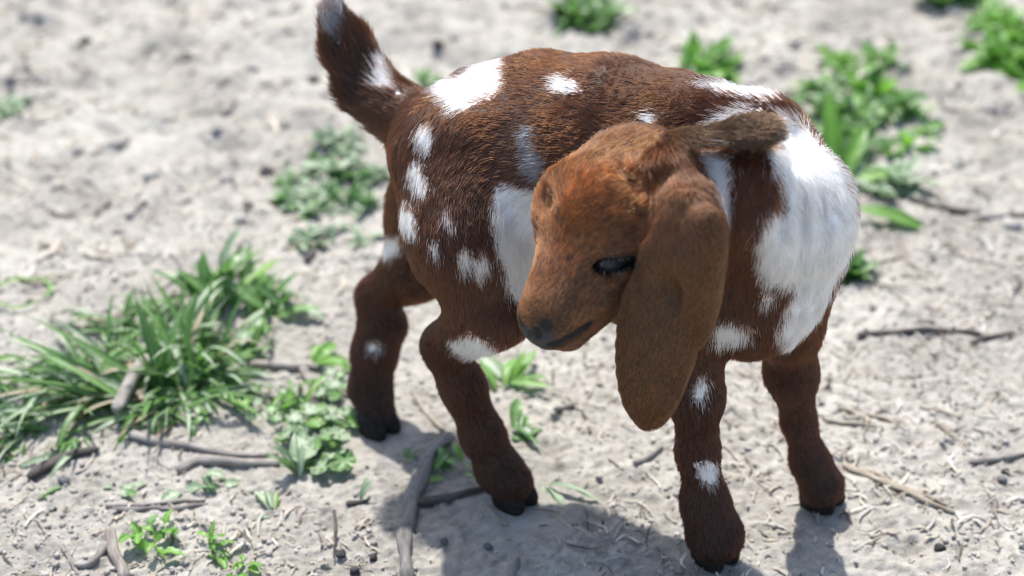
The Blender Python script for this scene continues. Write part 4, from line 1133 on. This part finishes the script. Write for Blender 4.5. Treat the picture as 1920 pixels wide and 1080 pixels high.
# blurred weeds further back: one rosette mesh each
def rosette(tone, k):
    V, F, rib = [], [], []
    for _ in range(random.randint(9, 15)):
        lm = random.choice(leaf_set(tone, random.choice((.26, .34, .42)), False))
        vs = np.empty(len(lm.vertices) * 3, np.float32); lm.vertices.foreach_get('co', vs); vs = vs.reshape(-1, 3)
        ln = random.uniform(.6, 1.15)
        M = np.array(orient(random.random() * 6.283, math.radians(random.uniform(20, 80)), random.uniform(-.4, .4)))
        o = len(V)
        vs = (vs * ln) @ M[:3, :3].T + np.array([random.uniform(-.25, .25), random.uniform(-.25, .25), 0])
        V += [tuple(v) for v in vs]
        F += [tuple(i + o for i in p.vertices) for p in lm.polygons]
        rr = np.empty(len(lm.vertices), np.float32); lm.attributes['Rib'].data.foreach_get('value', rr); rib += list(rr)
    me = mesh_from("weed", V, F)
    ra = me.attributes.new("Rib", 'FLOAT', 'POINT'); ra.data.foreach_set('value', np.array(rib, np.float32))
    me.materials.append(LEAF[tone])
    return me
ROS = {t: [rosette(t, k) for k in range(4)] for t in LEAF if t != 'dry'}
for (label, group, c, ex, n, l0, l1, tone) in BACK_WEEDS:
    clump = tag(put("weed_clump", None, None, (c[0], c[1], 0)), label, "weeds")
    for _ in range(n):
        r = math.sqrt(random.random()); a = random.random() * 6.283
        x, y = c[0] + ex[0] * r * math.cos(a), c[1] + ex[1] * r * math.sin(a)
        o = put("weed", random.choice(ROS[tone]), clump, (x - c[0], y - c[1], gz(x, y) - .001))
        s = random.uniform(l0, l1)
        o.scale = (s, s, s); o.rotation_euler = (0, 0, random.random() * 6.283)
for (label, c, ln, ratio, lean, az, tone) in LEAFB:
    me = strip_leaf("fallen_leaf" if lean > 80 else "tall_leaf", LEAF[tone], ln, ln * ratio, .5, .3, 10, 'lance', .3, .1)
    o = put(me.name, me, None)
    o.matrix_world = Matrix.Translation((c[0], c[1], gz(*c) + (.014 if lean > 80 else .003))) @ orient(math.radians(az), math.radians(lean), 0)
    tag(o, label, "leaf")
# curled blade lying in a loop at the left edge
V, F = [], []
(cx, cy), R_ = RING
N_ = 40
for k in range(N_ + 1):
    a = -.3 + 2 * math.pi * .93 * k / N_
    w_ = .0022 * (1 - .6 * (k / N_))
    for s in (-1, 0, 1):
        rr = R_ * (1 + .05 * math.sin(3 * a)) + s * w_
        x, y = cx + rr * math.cos(a), cy + rr * .95 * math.sin(a)
        V.append((x, y, gz(x, y) + .004 + .0012 * abs(s)))
for k in range(N_):
    for j in (0, 1):
        q = k * 3 + j
        F.append((q, q + 1, q + 4, q + 3))
me = mesh_from("curled_grass_blade", V, F); me.materials.append(LEAF['bright'])
tag(put("curled_grass_blade", me), "green grass blade curled in a loop on the pale dirt at the left edge", "grass blade")
print("plants", len(COL.objects), time.time() - T0)
# ------------------------------------------------------------------ sticks, stones, crumbs, straw
def wood_material(name, a, b_, c):
    m, n, l, out = new_mat(name)
    b = n.new("ShaderNodeBsdfPrincipled"); l.new(b.outputs[0], out.inputs[0])
    uv = n.new("ShaderNodeAttribute"); uv.attribute_name = "Grain"
    mp = n.new("ShaderNodeMapping"); mp.inputs['Scale'].default_value = (1, 1, .07)
    l.new(uv.outputs['Vector'], mp.inputs[0])
    nz = noise_node(n, l, mp.outputs[0], 900, 5, .7, .6)
    big = noise_node(n, l, uv.outputs['Vector'], 60, 3)
    r = ramp(n, [(.28, a), (.5, b_), (.72, c)])
    l.new(nz.outputs[0], r.inputs[0])
    r2 = ramp(n, [(.35, (.55, .5, .46)), (.62, (1, 1, 1))]); l.new(big.outputs[0], r2.inputs[0])
    mx = n.new("ShaderNodeMix"); mx.data_type = 'RGBA'; mx.blend_type = 'MULTIPLY'; mx.inputs[0].default_value = .8
    l.new(r.outputs[0], mx.inputs[6]); l.new(r2.outputs[0], mx.inputs[7])
    l.new(mx.outputs[2], b.inputs['Base Color']); b.inputs['Roughness'].default_value = .85
    bp = n.new("ShaderNodeBump"); bp.inputs['Strength'].default_value = .9; bp.inputs['Distance'].default_value = .0012
    l.new(nz.outputs[0], bp.inputs['Height']); l.new(bp.outputs[0], b.inputs['Normal'])
    return m
WOOD = {'pale': wood_material("weathered_wood", (.16, .14, .125), (.36, .33, .30), (.52, .48, .44)),
        'grey': wood_material("grey_wood", (.10, .095, .09), (.22, .21, .20), (.38, .36, .34)),
        'dark': wood_material("dark_wood", (.035, .030, .027), (.09, .08, .07), (.20, .18, .16)),
        'straw': wood_material("straw_stalk", (.20, .165, .12), (.40, .35, .27), (.58, .53, .44))}

def tube(name, path, r, taper, mat, knob=.22, seg=10):
    P = [np.array(p) for p in path]
    # resample
    L_ = [0]
    for a, b in zip(P[:-1], P[1:]): L_.append(L_[-1] + np.linalg.norm(b - a))
    n = max(8, int(L_[-1] / (r * .9))); n = min(n, 60)
    t = np.linspace(0, L_[-1], n)
    Q = np.stack([np.interp(t, L_, [p[k] for p in P]) for k in range(3)], 1)
    for _ in range(2):
        Q[1:-1] = .25 * Q[:-2] + .5 * Q[1:-1] + .25 * Q[2:]
    Q[:, :2] += .25 * r * np.stack([vnoise(Q, r * 5, 71), vnoise(Q, r * 5, 72)], 1)
    hz = ground_z(Q[:, :2])
    Q[:, 2] = Q[:, 2] + np.convolve(np.pad(hz, 3, 'edge'), np.ones(7) / 7, 'valid') + r * .55
    V, F, G_ = [], [], []
    s0 = random.random() * 10
    for i in range(n):
        d = Q[min(i + 1, n - 1)] - Q[max(i - 1, 0)]; d /= np.linalg.norm(d)
        e1 = unit(np.cross(d, [0, 0, 1.0])); e2 = np.cross(e1, d)
        rr = r * (1 + (taper - 1) * i / (n - 1))
        if i in (0, n - 1): rr *= .72
        for k in range(seg):
            a = 2 * math.pi * k / seg
            w = rr * (1 + knob * float(vnoise(np.array([[math.cos(a) * .8 + s0, math.sin(a) * .8, t[i] / (r * 3.2)]]), 1.0, 81)[0]) + .10 * math.sin(3 * a + t[i] / r * .4))
            V.append(Q[i] + e1 * math.cos(a) * w + e2 * math.sin(a) * w * .85)
            G_.append((math.cos(a) * r + s0, math.sin(a) * r, t[i] + s0))
        if i:
            o = (i - 1) * seg
            for k in range(seg):
                F.append((o + k, o + (k + 1) % seg, o + seg + (k + 1) % seg, o + seg + k))
    # ragged ends
    for end, i in ((0, 0), (1, n - 1)):
        c = len(V); V.append(Q[i] + (Q[i] - Q[i + (1 if i == 0 else -1)]) * .25); G_.append((s0, 0, t[i] + s0))
        for k in range(seg):
            a, b = i * seg + k, i * seg + (k + 1) % seg
            F.append((b, a, c, c) if end == 0 else (a, b, c, c))
    me = bpy.data.meshes.new(name)
    me.from_pydata([tuple(map(float, v)) for v in V], [], [tuple(dict.fromkeys(f)) for f in F]); me.update()
    me.polygons.foreach_set('use_smooth', np.ones(len(me.polygons), bool))
    at = me.attributes.new("Grain", 'FLOAT_VECTOR', 'POINT'); at.data.foreach_set('vector', np.array(G_, np.float32).ravel())
    me.materials.append(mat)
    return me
KIND = {'straw': 'straw_stalk'}
for kind, label, path, r, colr, taper in TWIGS:
    name = 'branch' if kind == 'branch' else ('straw_stalk' if colr == 'straw' else 'stick')
    tag(put(name, tube(name, path, r, taper, WOOD[colr], .45 if kind == 'branch' else .22, 14 if kind == 'branch' else 9)), label, {'branch': 'branch', 'straw_stalk': 'straw', 'stick': 'stick'}[name])

def stone_material(name, c0, c1):
    m, n, l, out = new_mat(name)
    b = n.new("ShaderNodeBsdfPrincipled"); l.new(b.outputs[0], out.inputs[0])
    tc = n.new("ShaderNodeTexCoord"); nz = noise_node(n, l, tc.outputs['Object'], 180, 5, .7)
    r = ramp(n, [(.35, c0), (.7, c1)]); l.new(nz.outputs[0], r.inputs[0]); l.new(r.outputs[0], b.inputs['Base Color'])
    b.inputs['Roughness'].default_value = .8
    bp = n.new("ShaderNodeBump"); bp.inputs['Strength'].default_value = .6; bp.inputs['Distance'].default_value = .001
    l.new(nz.outputs[0], bp.inputs['Height']); l.new(bp.outputs[0], b.inputs['Normal'])
    return m
STONE = {'dark': stone_material("dark_stone", (.012, .012, .013), (.045, .043, .042)), 'grey': stone_material("grey_stone", (.07, .07, .072), (.15, .15, .15)),
         'light': stone_material("light_stone", (.25, .24, .22), (.42, .40, .37))}
for label, p, r, colr in STONES:
    V = BV * np.array([r * 1.05, r * .85, r * .65])
    V = V * (1 + .28 * vnoise(BV + random.random() * 50, .8, 91) + .08 * vnoise(BV + random.random() * 50, .3, 92))[:, None]
    o = put("stone", poly_mesh("stone", V, BF, STONE[colr]), None, (p[0], p[1], gz(p[0], p[1]) + r * .35))
    o.rotation_euler = (0, 0, random.random() * 6)
    tag(o, label, "stone")

# crumbs of soil and grit, one mesh of many tiny lumps
ICO = np.array([(0, 0, 1), (.894, 0, .447), (.276, .851, .447), (-.724, .526, .447), (-.724, -.526, .447), (.276, -.851, .447),
                (.724, .526, -.447), (-.276, .851, -.447), (-.894, 0, -.447), (-.276, -.851, -.447), (.724, -.526, -.447), (0, 0, -1)])
IFC = np.array([(0, 1, 2), (0, 2, 3), (0, 3, 4), (0, 4, 5), (0, 5, 1), (1, 6, 2), (2, 7, 3), (3, 8, 4), (4, 9, 5), (5, 10, 1), (1, 10, 6), (2, 6, 7), (3, 7, 8), (4, 8, 9), (5, 9, 10),
                (6, 11, 7), (7, 11, 8), (8, 11, 9), (9, 11, 10), (10, 11, 6)])
def scatter_xy(n, y0, y1, power=1.0):
    y = y0 + (y1 - y0) * rng.random(n) ** power
    half = np.interp(y, [-.45, 1.5], [.46, 1.15])
    return np.stack([(rng.random(n) * 2 - 1) * half, y], 1)

def vcol_material(name, rough=.9):
    m, n, l, out = new_mat(name)
    b = n.new("ShaderNodeBsdfPrincipled"); l.new(b.outputs[0], out.inputs[0])
    at = n.new("ShaderNodeAttribute"); at.attribute_name = "Col"
    tc = n.new("ShaderNodeTexCoord"); nz = noise_node(n, l, tc.outputs['Object'], 500, 3)
    r = ramp(n, [(.3, (.7, .7, .7)), (.7, (1.15, 1.15, 1.15))]); l.new(nz.outputs[0], r.inputs[0])
    mx = n.new("ShaderNodeMix"); mx.data_type = 'RGBA'; mx.blend_type = 'MULTIPLY'; mx.inputs[0].default_value = 1
    l.new(at.outputs['Color'], mx.inputs[6]); l.new(r.outputs[0], mx.inputs[7])
    l.new(mx.outputs[2], b.inputs['Base Color']); b.inputs['Roughness'].default_value = rough
    b.inputs['Specular IOR Level'].default_value = .2
    return m

def lumps(name, P, S, cols, label, mat):
    n = len(P)
    base = ICO[None] * (1 + .35 * (rng.random((n, 12, 1)) - .5))
    ang = rng.random(n) * 6.283
    ca, sa = np.cos(ang)[:, None], np.sin(ang)[:, None]
    x, y = base[..., 0] * (1 + .5 * rng.random((n, 1))), base[..., 1]
    B = np.stack([x * ca - y * sa, x * sa + y * ca, base[..., 2] * .55], -1) * S[:, None, None]
    z = ground_z(P) + S * .18
    B[..., 0] += P[:, :1]; B[..., 1] += P[:, 1:]; B[..., 2] += z[:, None]
    F = (IFC[None] + 12 * np.arange(n)[:, None, None]).reshape(-1, 3)
    me = mesh_from(name, B.reshape(-1, 3), F, smooth=False)
    set_col(me, "Col", np.repeat(cols, 12, 0))
    me.materials.append(mat)
    return tag(put(name, me), label, None, None, "stuff")
VM = vcol_material("soil_bits")
n = 22000
P = scatter_xy(n, -.44, .25, 1.15)
dens = fbm(P, .11, 3, 101)
P = P[rng.random(n) < np.clip(.45 + 1.3 * dens, .08, 1)]
S = .0006 + .0021 * rng.random(len(P)) ** 3.2
shade = .72 + .36 * rng.random(len(P))
cols = np.array([.41, .385, .35]) * shade[:, None]
dk = rng.random(len(P)) < .010
cols[dk] = np.array([.05, .045, .04]) * (.6 + rng.random(dk.sum()))[:, None]
lumps("soil_crumbs", P, S, cols, "loose crumbs of soil and dark grit on the dirt", VM)
n = 1700
P = scatter_xy(n, .1, 1.6, 1.0)
P = P[rng.random(n) < np.clip(.5 + 1.1 * fbm(P, .2, 3, 111), .1, 1)]
S = .002 + .008 * rng.random(len(P)) ** 2.6
cols = np.array([.40, .38, .35]) * (.75 + .35 * rng.random(len(P)))[:, None]
lumps("soil_clods", P, S, cols, "clods of dry soil on the blurred ground further back", VM)

def slivers(name, n, y0, y1, l0, l1, w0, w1, pal, label, power=1.0, mask=None):
    P = scatter_xy(n, y0, y1, power)
    if mask is not None:
        P = P[rng.random(n) < mask(P)]
    n = len(P)
    L = l0 + (l1 - l0) * rng.random(n) ** 2.2; W = w0 + (w1 - w0) * rng.random(n)
    a = rng.random(n) * 6.283; d = np.stack([np.cos(a), np.sin(a)], 1); s = np.stack([-d[:, 1], d[:, 0]], 1)
    bend = (rng.random(n) - .5) * .5
    V = []
    for t in (-.5, -.17, .17, .5):
        c = P + d * (L * t)[:, None] + s * (bend * L * (4 * t * t))[:, None]
        zz = ground_z(c) + .0008 + rng.random(n) * .0012 + np.abs(t) * rng.random(n) * .003
        ww = W * (1 - 1.0 * abs(t))
        for sg, up in ((-1, 0), (0, .5), (1, 0)):
            q = c + s * (ww * sg)[:, None]
            V.append(np.c_[q, zz + W * up])
    V = np.stack(V, 1)
    F = []
    for i in range(3):
        for j in range(2):
            F.append((i * 3 + j, i * 3 + j + 1, i * 3 + j + 4, i * 3 + j + 3))
    F = (np.array(F)[None] + 12 * np.arange(n)[:, None, None]).reshape(-1, 4)
    me = mesh_from(name, V.reshape(-1, 3), F, smooth=False)
    pal = np.array(pal); c = pal[rng.integers(0, len(pal), n)] * (.75 + .5 * rng.random((n, 1)))
    set_col(me, "Col", np.repeat(c, 12, 0))
    me.materials.append(VM)
    return tag(put(name, me), label, None, None, "stuff")
PAL = [(.48, .43, .35), (.42, .37, .30), (.50, .47, .42), (.30, .26, .21), (.14, .11, .09)]
slivers("straw_litter", 5600, -.44, .2, .004, .026, .0004, .0013, PAL, "short bits of straw and bark scattered on the near dirt", 1.0, lambda P: np.clip(.35 + 1.4 * fbm(P, .12, 3, 121) + .35 * (P[:, 0] > .02), .06, 1))
slivers("dry_litter", 6500, .0, 1.5, .010, .055, .0010, .0034, PAL[:4] + [(.10, .085, .07)], "dead straw strewn over the blurred ground behind the goat", 1.0, lambda P: np.clip(.35 + 1.0 * fbm(P, .25, 3, 131) + .30 * (P[:, 0] > .05), .06, 1))
print("done", len(COL.objects), time.time() - T0)
